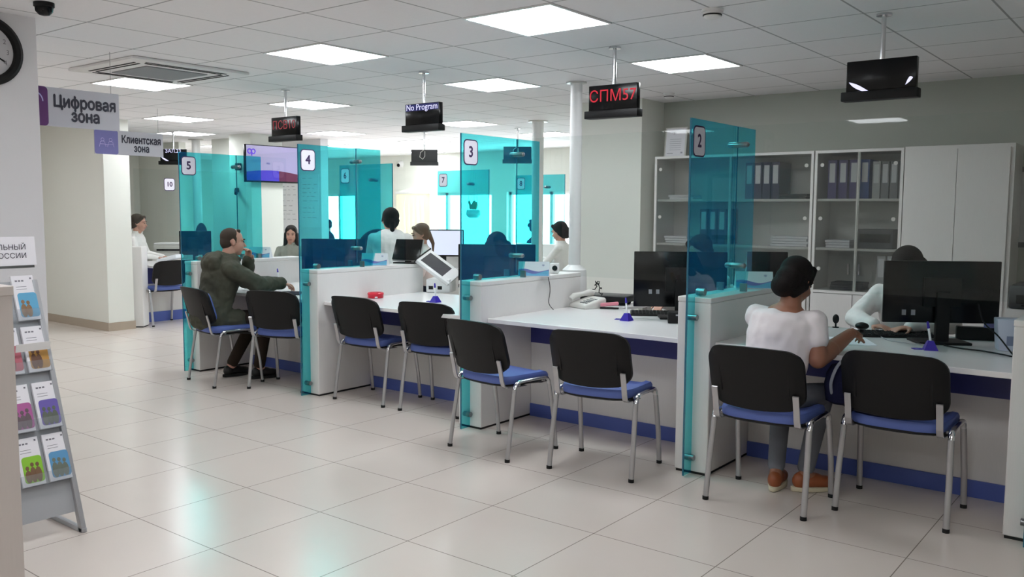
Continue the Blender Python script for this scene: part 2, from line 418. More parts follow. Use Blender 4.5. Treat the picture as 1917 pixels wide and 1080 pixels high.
# air conditioner cassette
ac = thing('air_conditioner', 'white ceiling cassette air conditioner with slotted edges and grey grille', 'air conditioner', (-6.36, 3.72, CEIL))
MB().cbox((0, 0, -0.012), (0.95, 0.95, 0.022)).bevel(0.008).build('panel', M_WHITE, ac)
MB().cbox((0, 0, -0.026), (0.50, 0.50, 0.008)).build('grille', mat('grille_grey', '#8d8f93', 0.6, bump=(200, 0.4)), ac, False)
for k in range(4):
    M = Mx((0, 0, 0), rz=k*PI/2)
    MB(M).box(-0.31, 0.31, 0.33, 0.345, -0.0265, -0.02).box(-0.33, 0.33, 0.375, 0.39, -0.0265, -0.02).build('air_slot', M_RUB, ac, False)

def detector(x, y, label, r=0.05):
    t = thing('smoke_detector', label, 'smoke detector', (x, y, CEIL))
    MB().lathe([(r*1.15, -0.001), (r*1.15, -0.014), (r, -0.016), (r*.9, -0.04), (r*.5, -0.052), (0.004, -0.054)]).build('housing', M_WHITE, t)
    MB().lathe([(r*.93, -0.028), (r*1.0, -0.028), (r*1.0, -0.034), (r*.93, -0.034)]).build('vent_ring', M_RUB, t)
detector(-2.08, 4.36, 'small white smoke detector on the ceiling right of the largest light')
detector(-3.83, 7.18, 'flat white smoke detector on the ceiling near the centre column', 0.045)
t = thing('dome_camera', 'black dome security camera on the ceiling beside the clock column', 'security camera', (-4.78, 2.16, CEIL))
MB().lathe([(0.05, -0.001), (0.05, -0.02), (0.046, -0.024)]).build('mount_ring', M_BLACK, t)
MB().lathe([(0.045, -0.02), (0.042, -0.045), (0.025, -0.063), (0.002, -0.068)]).build('dome', M_BLACKG, t)
t = thing('wall_camera', 'white dome camera with dark lens high on the far wall', 'security camera', (-12.4, 12.3, 2.36))
MB(Mx(rx=PI/2)).lathe([(0.07, 0), (0.07, 0.03), (0.055, 0.05), (0.02, 0.08), (0.002, 0.085)]).build('housing', M_WHITE, t)
MB().ell((0, -0.075, -0.02), (0.035, 0.03, 0.035)).build('lens', M_BLACKG, t)
t = thing('bullet_camera', 'small dark bullet camera on the white column below the wall screen corner', 'security camera', (-10.86, 7.50, 1.74))
MB().box(-0.03, 0.03, -0.03, 0.0, -0.03, 0.03).build('mount', M_BLACK, t)
MB().cyl((0, -0.03, 0), (0.10, -0.10, -0.05), 0.024).build('housing', M_BLACK, t)
t = thing('wall_box', 'small dark box fixed on the white column left of the wall screen', 'junction box', (-10.80, 7.50, 2.07))
MB().box(-0.045, 0.045, -0.05, 0.0, -0.05, 0.05).bevel(0.006).build('box', M_BLACK, t)

# hanging queue displays
def display(name, label, loc, rz, txt=None, tm=None, ts=0.12, back=False, crescent=False, band=False, wd=0.36, tx=0, tz=0.20, dz=0.0):
    """loc = ceiling point; local z runs from -0.46 (bar) to 0"""
    t = thing('queue_display', label, 'display', (loc[0], loc[1], CEIL), rz, 'hanging queue displays')
    MB().lathe([(0.04, -0.001), (0.04, -0.012), (0.018, -0.016)]).build('ceiling_plate', M_CHROME, t)
    MB().cyl((0, 0, -0.012), (0, 0, -0.27-dz if not back else -0.30-dz), 0.0125).build('rod', M_CHROME, t)
    z1, z0, zb = -0.24-dz, -0.405-dz, -0.455-dz
    if back:
        MB().box(-wd/2, wd/2, -0.022, 0.022, z0, z1).bevel(0.006).build('case', mat('dark_grey_plastic', '#3a3a3d', 0.5), t)
        MB().tube([(0.0, -0.03, z1+0.0), (-0.05, -0.035, z1-0.04), (-0.06, -0.035, z1-0.10), (-0.02, -0.032, z1-0.13), (0.01, -0.03, z1-0.09), (0.01, -0.028, z1-0.02)], 0.005).build('cable', M_OFFW, t)
        MB().box(-wd/2-0.012, wd/2+0.012, -0.035, 0.03, zb, z0).build('bar', mat('dark_grey_plastic', '#3a3a3d', 0.5), t)
    else:
        MB().box(-wd/2, wd/2, -0.022, 0.022, z0, z1).bevel(0.004).build('case', M_BLACKG, t)
        MB().box(-wd/2-0.02, wd/2+0.015, -0.045, 0.03, zb, z0).bevel(0.004).build('bar', M_BLACK, t)
    if band:
        MB().box(-wd/2+0.005, wd/2-0.005, -0.0235, -0.022, z1-0.055, z1-0.006).build('screen_band', M_LEDB, t, False)
    if txt:
        text('lettering', txt, ts, tm, t, Matrix.Translation((tx, -0.0245, z1-(0.45-tz)+0.25)) @ FACE_NY, sx=1.0)
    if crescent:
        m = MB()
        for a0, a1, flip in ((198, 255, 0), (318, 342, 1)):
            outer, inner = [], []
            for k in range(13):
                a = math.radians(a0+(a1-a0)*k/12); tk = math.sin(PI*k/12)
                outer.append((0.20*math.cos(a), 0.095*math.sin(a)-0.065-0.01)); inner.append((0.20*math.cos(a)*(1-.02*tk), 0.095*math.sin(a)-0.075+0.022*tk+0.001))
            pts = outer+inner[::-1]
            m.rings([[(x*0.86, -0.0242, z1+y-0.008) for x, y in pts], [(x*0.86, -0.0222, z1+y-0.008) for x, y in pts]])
        m.build('light_crescent', M_GLOWW, t, False)  # pale crescents drawn in as flat glowing shapes on the screen face
    return t
display('a', 'black hanging display with red LED letters beside a white pipe', (-3.05, 4.97), 0.03, 'СПМ57', M_LEDR, 0.105, tx=0, tz=0.125)
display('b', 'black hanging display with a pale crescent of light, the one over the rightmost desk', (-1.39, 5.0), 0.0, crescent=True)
display('c', 'black hanging display showing No Program in white letters', (-4.77, 4.98), 0.0, 'No Program', M_GLOWW, 0.066, band=True, tx=0.0, tz=0.17)
display('d', 'black hanging display with dim red letters in front of the wall screen', (-6.48, 4.99), 0.0, 'ПСВ10', M_LEDR2, 0.105, tx=0, tz=0.125)
display('e', 'dark hanging display with a pale streak beside plate 5', (-11.25, 6.75), 0.65, 'ЗАЛ.23', M_GLOWW, 0.07, crescent=True, band=False, tz=0.17)
display('f', 'back of a grey hanging display with a looped cable under the No Program display', (-8.42, 8.80), 0.62, back=True)
display('g', 'back of a hanging display seen through the plate 3 screen', (-7.0, 9.05), 0.62, back=True)

# zone signs
def zone_sign(x, y0, y1, z0, z1, l1, l2, label, pm, icon):
    t = thing('zone_sign', label, 'sign', (x, (y0+y1)/2, z1), 0, 'hanging zone signs')
    h = z1-z0; wv = y1-y0; M0 = FACE_PX
    MB().box(-0.012, 0.0, -wv/2, wv/2, -h, 0).build('board', M_SIGN, t, False)
    for yy in (-wv/2+0.05, wv/2-0.05): MB().cyl((-0.006, yy, 0), (-0.006, yy, CEIL-z1-0.001), 0.0015, 8).build('hanger', M_STEEL2, t)
    iw = 0.245
    MB(Matrix.Translation((0, -wv/2+iw/2, -h/2)) @ M0).prism(rrect(iw, h, 0.025), 0.0002, 0.003).build('icon_panel', pm, t, False)
    m = MB(Matrix.Translation((0, -wv/2+iw/2, -h/2)) @ M0)
    if icon == 'people':
        for sx in (-1, 1):
            cx = sx*0.042
            m.tube([(cx+0.016*math.cos(a), 0.022+0.016*math.sin(a), 0.004) for a in [2*PI*k/14 for k in range(15)]], 0.0032, 6)
            m.tube([(cx-0.034, -0.05, 0.004), (cx-0.022, 0.0, 0.004), (cx, 0.008, 0.004), (cx+0.022, 0.0, 0.004), (cx+0.034, -0.05, 0.004)], 0.0032, 6)
            m.tube([(cx-0.022, -0.022, 0.004), (cx+0.022, -0.022, 0.004)], 0.0032, 6)
        m.tube([(-0.02, -0.028, 0.004), (0.02, -0.028, 0.004)], 0.0032, 6)
    else:
        for r in (0.03, 0.06): m.tube([(r*math.cos(math.radians(a))+0.03, r*math.sin(math.radians(a))+0.03, 0.004) for a in range(0, 100, 9)], 0.004, 6)
        m.ell((0.03, 0.03, 0.004), (0.008, 0.008, 0.003))
    m.build('icon', M_PALE, t)
    tc = (iw-wv/2+wv/2)/2+0.005
    k = 0.83 if len(l1) < 9 else 0.74
    text('lettering', l1, 0.105, M_INK, t, Matrix.Translation((0.002, tc, -h*0.36)) @ M0, bold=0.0042, sx=k)
    text('lettering', l2, 0.105, M_INK, t, Matrix.Translation((0.002, tc, -h*0.71)) @ M0, bold=0.0042, sx=k)
zone_sign(-5.9, 2.42, 3.14, 2.003, 2.253, 'Цифровая', 'зона', 'grey hanging sign with purple icon reading the digital zone beside the clock column', M_PURPLE, 'signal')
zone_sign(-8.8, 4.416, 5.16, 2.022, 2.268, 'Клиентская', 'зона', 'grey hanging sign with lilac two people icon reading the client zone', M_LILAC, 'people')

# wall clock
ck = thing('wall_clock', 'round white wall clock with thick black rim on the column', 'clock', (-5.199, 2.030, 2.318))
MC = FACE_PX
MB(MC).lathe([(0.140, 0.003), (0.140, 0.020), (0.150, 0.034), (0.170, 0.036), (0.188, 0.022), (0.188, 0.002), (0.150, 0.001)], 48).build('rim', M_BLACK, ck)
MB(MC).lathe([(0.143, 0.003), (0.143, 0.010), (0.001, 0.010)], 40).build('dial', mat('clock_dial', '#c9c8cc', 0.4), ck)
for k in range(12):
    a = math.radians(90-30*(k+1))
    text('numeral', str(k+1), 0.036, mat('clock_grey', '#77767c', 0.6), ck, MC @ Matrix.Translation((0.112*math.cos(a), 0.112*math.sin(a), 0.0112)))
def hand(nm, ang, L, wd):
    a = math.radians(ang)
    MB(MC @ Matrix.Translation((0, 0, 0.013)) @ Matrix.Rotation(a, 4, 'Z')).box(-0.02, L, -wd, wd, 0, 0.002).build(nm, M_RUB, ck, False)
hand('minute_hand', -28, 0.105, 0.004); hand('hour_hand', 150, 0.07, 0.005)
MB(MC).lathe([(0.008, 0.012), (0.008, 0.018), (0.001, 0.018)], 12).build('hub', M_RUB, ck)

# near reception counter at the left edge
rc = thing('reception_counter', 'pale laminate reception counter cut off at the left edge', 'counter', (-3.025, 1.235, 0))
MB().box(-0.55, -0.005, -1.3, -0.005, 0.02, 1.19).build('body', mat('beige_laminate', '#c9c0bb', 0.4, noise=(30, 0.03), stretch=(6, 6, .35)), rc, False)
MB().box(-0.56, 0.0, -1.31, 0.0, 1.19, 1.222).bevel(0.003).build('top', mat('beige_laminate', '#c9c0bb', 0.4), rc, False)
MB().box(-0.54, -0.02, -1.29, -0.02, 0.0, 0.02).build('plinth', M_RUB, rc, False)

# brochure stand
TH = math.atan2(0.42, 1.2)
st = thing('brochure_stand', 'leaning grey metal brochure stand with acrylic trays and header sign', 'brochure stand', (-3.93, 1.865, 0))
SP = Mx(ry=-TH)          # plane frame: local z up the slope, local x out of the plane
for y in (-0.012, -0.588):
    MB(SP).cbox((0, y, 0.60), (0.035, 0.024, 1.20)).bevel(0.004).build('post', M_GREYP, st)
MB().box(-0.36, 0.015, -0.024, 0.0, 0.0, 0.022).box(-0.36, 0.015, -0.60, -0.576, 0.0, 0.022).box(-0.385, -0.36, -0.60, 0.0, 0.0, 0.022).bevel(0.003).build('base_frame', M_GREYP, st)
MB(SP).box(-0.012, -0.004, -0.576, -0.024, 0.10, 1.20).build('back_panel', mat('grey_sheet', '#a9abaf', 0.45), st, False)
M_ACR = glass_mat('acrylic', (0.93, 0.95, 0.96), (0.8, 0.8, 0.82), 0.12, 1.0, 0.08)
ROWS = [0.250, 0.478, 0.728, 0.960]
for z in ROWS:
    s = z/math.cos(TH)-0.012
    tr = MB(SP).box(-0.004, 0.045, -0.576, -0.024, s-0.004, s).build('tray', M_ACR, st, False)
    MB(SP).box(0.041, 0.045, -0.576, -0.024, s, s+0.05).build('tray_lip', M_ACR, tr, False)
MB(Mx((-0.405, 0, 1.205), ry=-0.12)).box(-0.006, 0.0, -0.64, 0.012, 0, 0.135).build('header_board', M_PAPER, st, False)
MB(Mx((-0.405, 0, 1.205), ry=-0.12)).box(-0.004, 0.002, -0.64, 0.0, -0.012, 0.0).build('header_rail', M_STEEL2, st, False)
HM = Mx((-0.405, 0, 1.205), ry=-0.12)
text('lettering', 'СОЦИАЛЬНЫЙ', 0.034, M_INK, st, HM @ Matrix.Translation((0.002, -0.03, 0.085)) @ FACE_PX, align='RIGHT')
text('lettering', 'ФОНД РОССИИ', 0.034, M_INK, st, HM @ Matrix.Translation((0.002, -0.03, 0.045)) @ FACE_PX, align='RIGHT')
BRO = {
 (3, 0): ('#5fa8cf', '#8a6a4a', 'blue', 'two figures in brown', 'top tray'), (2, 0): ('#b98a44', '#6a4a3a', 'ochre', 'hands', 'second tray from the top'),
 (1, 0): ('#6e5fb0', '#5f665c', 'violet', 'group of people', 'third tray from the top'), (0, 0): ('#5f9bc8', '#6c7468', 'blue', 'crowd', 'lowest tray, by the post'),
 (0, 1): ('#8fc93a', '#7a5a40', 'lime green', 'seated figure', 'lowest tray'), (1, 1): ('#b05f9a', '#6a5a60', 'magenta', 'figure', 'third tray from the top'),
 (2, 1): ('#c06a78', '#6a4a4a', 'rose', 'figure', 'second tray from the top'),
}
for (r, c), (bg, fg, cn, what, where) in BRO.items():
    z = ROWS[r]; s0 = z/math.cos(TH); y = -0.066-0.117*c
    t = thing('brochure', 'leaflet with a %s picture of %s, %s' % (cn, what, where), 'leaflet', (-3.93, 1.865, 0), 0, 'leaflets in the brochure stand')
    BM = SP @ Matrix.Translation((0.012, y, s0-0.010)) @ Matrix.Rotation(-0.03, 4, 'Y') @ FACE_PX   # x right, y up, z out
    MB(BM).box(-0.0485, 0.0485, 0, 0.215, -0.006, 0.008).build('booklet', M_PAPER, t, False)
    MB(BM @ Matrix.Translation((0.006, 0.072, 0))).prism(rrect(0.084, 0.118, 0.014), 0.0082, 0.0092).build('printed_picture', mat('print_'+bg, bg, 0.5), t, False)
    m = MB(BM)
    rnd = random.Random(r*10+c)
    for q in range(2 if r in (3, 2) else 3):
        px = -0.018+0.022*q; hh = 0.055+rnd.random()*0.02
        m.ell((px, 0.016+hh*0.45, 0.0093), (0.014, hh*0.5, 0.0012), nu=12, nv=6); m.ell((px, 0.022+hh, 0.0093), (0.008, 0.010, 0.0012), nu=10, nv=6)
    m.build('printed_figures', mat('print_'+fg, fg, 0.6), t)
    m = MB(BM)
    for q in range(3): m.box(-0.034+0.014*q, -0.024+0.014*q, 0.186, 0.193, 0.008, 0.0085)
    m.box(0.032, 0.040, 0.196, 0.204, 0.008, 0.0085)
    for q in range(2): m.box(-0.034, 0.012, 0.160-0.012*q, 0.162-0.012*q, 0.008, 0.0083)
    m.build('printed_lines', mat('print_grey', '#77757f', 0.7), t, False)
t = thing('price_clip', 'bent clear plastic strip on the second tray of the brochure stand', 'plastic strip', (-3.93, 1.865, 0))
MB(SP @ Matrix.Translation((0.055, -0.095, 0.865)) @ Matrix.Rotation(0.6, 4, 'Y')).box(-0.0015, 0.0015, -0.075, 0.075, -0.012, 0.026).build('strip', M_WHITE, t, False)

# wall screen
tv = thing('wall_screen', 'wall mounted television showing a lilac slide with a looped logo', 'television', (-10.45, 7.80, 2.11))
TM = Mx(rz=-0.02)
MB(TM).box(-0.05, 0.0, -0.445, 0.445, -0.262, 0.262).bevel(0.008).build('case', M_BLACKG, tv)
MB(TM).box(0.0002, 0.002, -0.43, 0.43, -0.24, 0.25).build('display', M_TVB, tv, False)
m = MB(TM @ FACE_PX); top = [(-0.43+0.86*k/24, -0.14+0.05*math.sin(0.4+2.6*k/24)+0.0) for k in range(25)]
cut = 15
for nm, seg, mm in (('wave', top[:cut+1], M_TVW), ('wave', top[cut:], M_TVW2)):
    MB(TM @ FACE_PX).prism(seg+[(seg[-1][0], -0.24), (seg[0][0], -0.24)], 0.0022, 0.003).build(nm, mm, tv, False)
def loop_logo(M, s, mm, parent, name='logo'):
    m = MB(M)
    for cx in (-0.5, 0.5): m.tube([(s*(cx+0.48*math.cos(a)), s*0.5*math.sin(a), 0) for a in [2*PI*k/22 for k in range(23)]], s*0.13, 8, 1.0)
    m.tube([(s*0.05, -s*1.0, 0), (s*0.1, -s*0.4, 0), (s*0.05, 0, 0)], s*0.13, 8)
    return m.build(name, mm, parent)
loop_logo(TM @ Matrix.Translation((0.004, -0.345, 0.165)) @ FACE_PX, 0.062, M_TVL, tv)
m = MB(TM @ FACE_PX)
for k in range(3): m.box(-0.32+0.05*k, -0.29+0.05*k, 0.02, 0.05, 0.0022, 0.003)
m.box(-0.10, -0.04, -0.005, 0.02, 0.0022, 0.003); m.build('caption', M_LILAC, tv, False)
MB().box(-0.10, -0.05, -0.2, -0.05, -0.1, 0.1).build('bracket', M_STEEL2, tv, False)

# posters on the poster column
def poster(x, z, w_, h_, label, seed):
    t = thing('poster', label, 'poster', (x, 8.699, z), 0, 'printed sheets on the narrow wall')
    MB(FACE_NY).box(-w_/2, w_/2, -h_/2, h_/2, 0, 0.004).build('sheet', M_PAPER, t, False)
    rnd = random.Random(seed); m = MB(FACE_NY); y = h_/2-0.06
    while y > -h_/2+0.06:
        a = -w_/2+0.04; 
        while a < w_/2-0.08:
            L = 0.03+rnd.random()*0.07; m.box(a, min(a+L, w_/2-0.03), y, y+0.008, 0.004, 0.0046); a += L+0.03+rnd.random()*0.05
        y -= 0.05+rnd.random()*0.06
    m.build('printed_lines', mat('print_soft', '#a5a6b0', 0.8), t, False)
poster(-11.23, 1.52, 0.42, 0.72, 'tall white printed notice on the narrow wall under the wall screen', 3)
poster(-10.74, 1.60, 0.42, 0.80, 'white printed notice seen through the plate 4 screen below its number', 5)

# pipes
def pipe(x, y, r, label, collar=False):
    t = thing('riser_pipe', label, 'pipe', (x, y, 0))
    MB().cyl((0, 0, 0), (0, 0, CEIL-0.001), r, 24).build('pipe', M_WHITE, t)
    MB().lathe([(r*1.7, CEIL-0.012), (r*1.7, CEIL-0.001)]).build('ceiling_rosette', M_OFFW, t)
    if collar: MB().lathe([(r, 0.55), (0.085, 0.60), (0.105, 0.66), (0.105, 0.92), (0.10, 0.98), (r+0.004, 1.02)]).build('cover', M_WHITE, t)
pipe(-4.12, 6.12, 0.050, 'thick white riser pipe at the end of the partition by plate 3', True)
pipe(-6.26, 8.49, 0.070, 'slimmer white riser pipe behind the right edge of the plate 3 screen')
pipe(-12.20, 7.70, 0.065, 'grey white riser pipe by the doorway behind plate 5')
# ---------------------------------------------------------------- service counters
PX = [-7.152, -5.495, -3.823, -2.178, -0.52]
NUM = ['5', '4', '3', '2', '1']
BAYS = ['between plates 5 and 4', 'between plates 4 and 3', 'between plates 3 and 2', 'rightmost, past plate 2']
def partition(x, y0, y1, label, name='desk_partition', zt=1.0, w_=0.2):
    t = thing(name, label, 'partition', (x, y0, 0), 0, 'white partitions between desks')
    MB().box(-w_/2, w_/2, 0, y1-y0, 0.014, zt-0.028).bevel(0.004, 1).build('body', M_LAM, t, False)
    MB().box(-w_/2-0.002, w_/2+0.002, -0.002, y1-y0+0.002, zt-0.028, zt).bevel(0.004, 2).build('cap', M_LAM, t, False)
    MB().box(-w_/2+0.006, w_/2-0.006, 0.006, y1-y0-0.006, 0, 0.014).build('plinth', M_RUB, t, False)
    return t
PL = ['white laminate partition at the far left of the row, carrying plate 5', 'white laminate partition carrying the plate 4 screen', 'white laminate partition carrying the plate 3 screen', 'white laminate partition carrying the plate 2 screen', 'white laminate partition cut off at the right edge with papers on top']
for x, l in zip(PX, PL): partition(x, 4.43, 5.62, l)
for i in range(4):
    a, b = PX[i]+0.1025, PX[i+1]-0.1025
    t = thing('service_counter', 'white counter desk with blue panels, ' + BAYS[i], 'counter desk', ((a+b)/2, 4.98, 0), 0, 'counter desks in the front row')
    h = (b-a)/2
    MB().box(-h, h, -0.49, 0.62, 0.722, 0.75).bevel(0.003).build('worktop', M_TOP, t, False)
    MB().box(-h, h, 0.0, 0.018, 0.535, 0.721).build('upper_panel', M_NAVY, t, False)
    MB().box(-h, h, 0.006, 0.022, 0.09, 0.535).build('modesty_panel', M_LAM, t, False)
    MB().box(-h, h, -0.006, 0.022, 0.0, 0.09).build('kick_plate', M_KICK, t, False)
def number_plate(parent, M, s, wd=0.145, hh=0.168):
    p = MB(M).prism(rrect(wd, hh, 0.032), 0.0003, 0.0022).build('number_plate', M_INKP, parent, False)
    q = MB(M).prism(rrect(wd-0.016, hh-0.016, 0.026), 0.0022, 0.003).build('plate_face', M_FACE, p, False)
    text('numeral', s, 0.098 if len(s) == 1 else 0.085, M_INKP, p, M @ Matrix.Translation((0, 0, 0.0032)), bold=0.003)
def knob(parent, x, y, z, nm='clamp_knob', r=0.017, L=0.06):
    MB().cyl((x-L*0.45, y, z), (x+L*0.55, y, z), r, 18).build(nm, M_STEEL2, parent)
GL = ['teal tinted glass screen with number plate 5', 'teal tinted glass screen with number plate 4', 'teal tinted glass screen with number plate 3', 'teal tinted glass screen with number plate 2', 'teal tinted glass screen at the right edge, mostly out of view']
for i, x in enumerate(PX):
    t = thing('glass_screen', GL[i], 'glass screen', (x, 4.34, 0), 0, 'tinted screens on the front row')
    outline = [(0, 0.008), (0.0865, 0.008), (0.0865, 1.002), (0.86, 1.002), (0.86, 1.975), (0, 1.975)]
    MB().rings([[(-0.005, y, z) for y, z in outline], [(0.005, y, z) for y, z in outline]]).build('pane', M_TEAL, t, False)
    MB().box(-0.0052, 0.0052, -0.0035, -0.0002, 0.008, 1.975).build('polished_edge', M_TEDGE, t, False)
    number_plate(t, Matrix.Translation((0.0055, 0.09, 1.855)) @ FACE_PX, NUM[i])
    for z in (0.89, 0.10): knob(t, 0, 0.063, z)
    knob(t, 0, 0.165, 1.024, 'top_clamp', 0.020, 0.05)
    MB().box(-0.02, 0.02, 0.80, 0.84, 1.0025, 1.045).bevel(0.004).build('rear_clamp', M_STEEL2, t)
    for z in (1.864, 1.155):
        MB().cap((-0.025, 0.565, z), (0.075, 0.565, z), 0.017, 0.017).build('pane_clamp', M_STEEL2, t)
for i in range(4):
    a, b = PX[i]+0.014, PX[i+1]-0.014
    t = thing('clear_glass_screen', 'clear glass screen across the desk, ' + BAYS[i], 'glass screen', ((a+b)/2, 4.92, 0), 0, 'clear screens across the desks')
    h = (b-a)/2
    MB().box(-h, h, -0.004, 0.004, 1.035, 1.972).build('pane', M_GLASS, t, False)
    MB().box(-h-0.003, -h-0.0002, -0.0042, 0.0042, 1.035, 1.972).build('polished_edge', M_TEDGE, t, False)
    for sx in (-1, 1): MB().box(sx*(h-0.06)-0.02, sx*(h-0.06)+0.02, -0.008, 0.008, 1.0022, 1.05).build('foot_clamp', M_STEEL2, t, False)

# back row: desks six to eight along the windows, counter running away from the viewer
YB = [6.75, 8.40, 10.05]
for i, y in enumerate(YB):
    n = str(6+i)
    t = thing('glass_screen', 'teal tinted glass screen with number plate %s in the back row' % n, 'glass screen', (-7.80, y, 0), 0, 'tinted screens on the back row')
    MB().box(0, 0.86, -0.005, 0.005, 1.003, 1.975).build('pane', M_TEAL, t, False)
    MB().box(0.86, 0.863, -0.0052, 0.0052, 1.003, 1.975).build('polished_edge', M_TEDGE, t, False)
    number_plate(t, Matrix.Translation((0.10, -0.0055, 1.855)) @ FACE_NY, n)
    MB().cap((0.57, -0.06, 1.80), (0.57, 0.04, 1.80), 0.02, 0.02).build('pane_clamp', M_STEEL2, t)
    t = thing('desk_partition', 'white partition under plate %s in the back row' % n, 'partition', (-7.71, y, 0), 0, 'white partitions between desks')
    MB().box(0, 0.74, -0.1, 0.1, 0.0, 1.0).bevel(0.004, 1).build('body', M_LAM, t, False)
for i, (y0, y1) in enumerate(((6.86, 8.29), (8.51, 9.94), (10.16, 12.05))):
    t = thing('service_counter', 'white counter desk in the back row, behind plate %d' % (6+i), 'counter desk', (-7.2, (y0+y1)/2, 0), 0, 'counter desks in the back row')
    h = (y1-y0)/2
    MB().box(-0.45, (0.12, 0.62, 0.3)[i], -h, h, 0.722, 0.75).build('worktop', M_TOP, t, False)
    MB().box(0, 0.02, -h, h, 0.09, 0.721).build('modesty_panel', M_LAM, t, False)
    MB().box(-0.006, 0.02, -h, h, 0.0, 0.09).build('kick_plate', M_KICK, t, False)

# desk ten at the left
t = thing('desk_partition', 'white partition at the wall corner before desk 10', 'partition', (-10.40, 5.66, 0), 0, 'white partitions between desks')
MB(Mx(rz=PI/4-0.05)).box(-0.13, 0.13, -0.10, 0.10, 0.014, 1.0).bevel(0.004, 1).build('body', M_LAM, t, False)
MB(Mx(rz=PI/4-0.05)).box(-0.12, 0.12, -0.09, 0.09, 0.0, 0.014).build('plinth', M_RUB, t, False)
t = thing('service_counter', 'white counter desk with blue panels behind plate 10', 'counter desk', (-10.66, 6.60, 0))
MB().box(-0.75, 0.34, -0.72, 0.85, 0.722, 0.75).build('worktop', M_TOP, t, False)
MB().box(-0.018, 0, -0.72, 0.85, 0.50, 0.721).build('upper_panel', M_NAVY, t, False)
MB().box(-0.022, -0.004, -0.72, 0.85, 0.13, 0.50).build('modesty_panel', M_LAM, t, False)
MB().box(-0.022, 0.006, -0.72, 0.85, 0.0, 0.13).build('kick_plate', M_KICK, t, False)
t = thing('clear_glass_screen', 'clear glass screen with number plate 10 at the left', 'glass screen', (-10.60, 6.60, 0), 0, 'clear screens across the desks')
MB().box(-0.004, 0.004, -0.80, 0.85, 0.80, 1.975).build('pane', M_GLASS, t, False)
number_plate(t, Matrix.Translation((0.0045, -0.315, 1.785)) @ FACE_PX, '10', 0.155, 0.165)

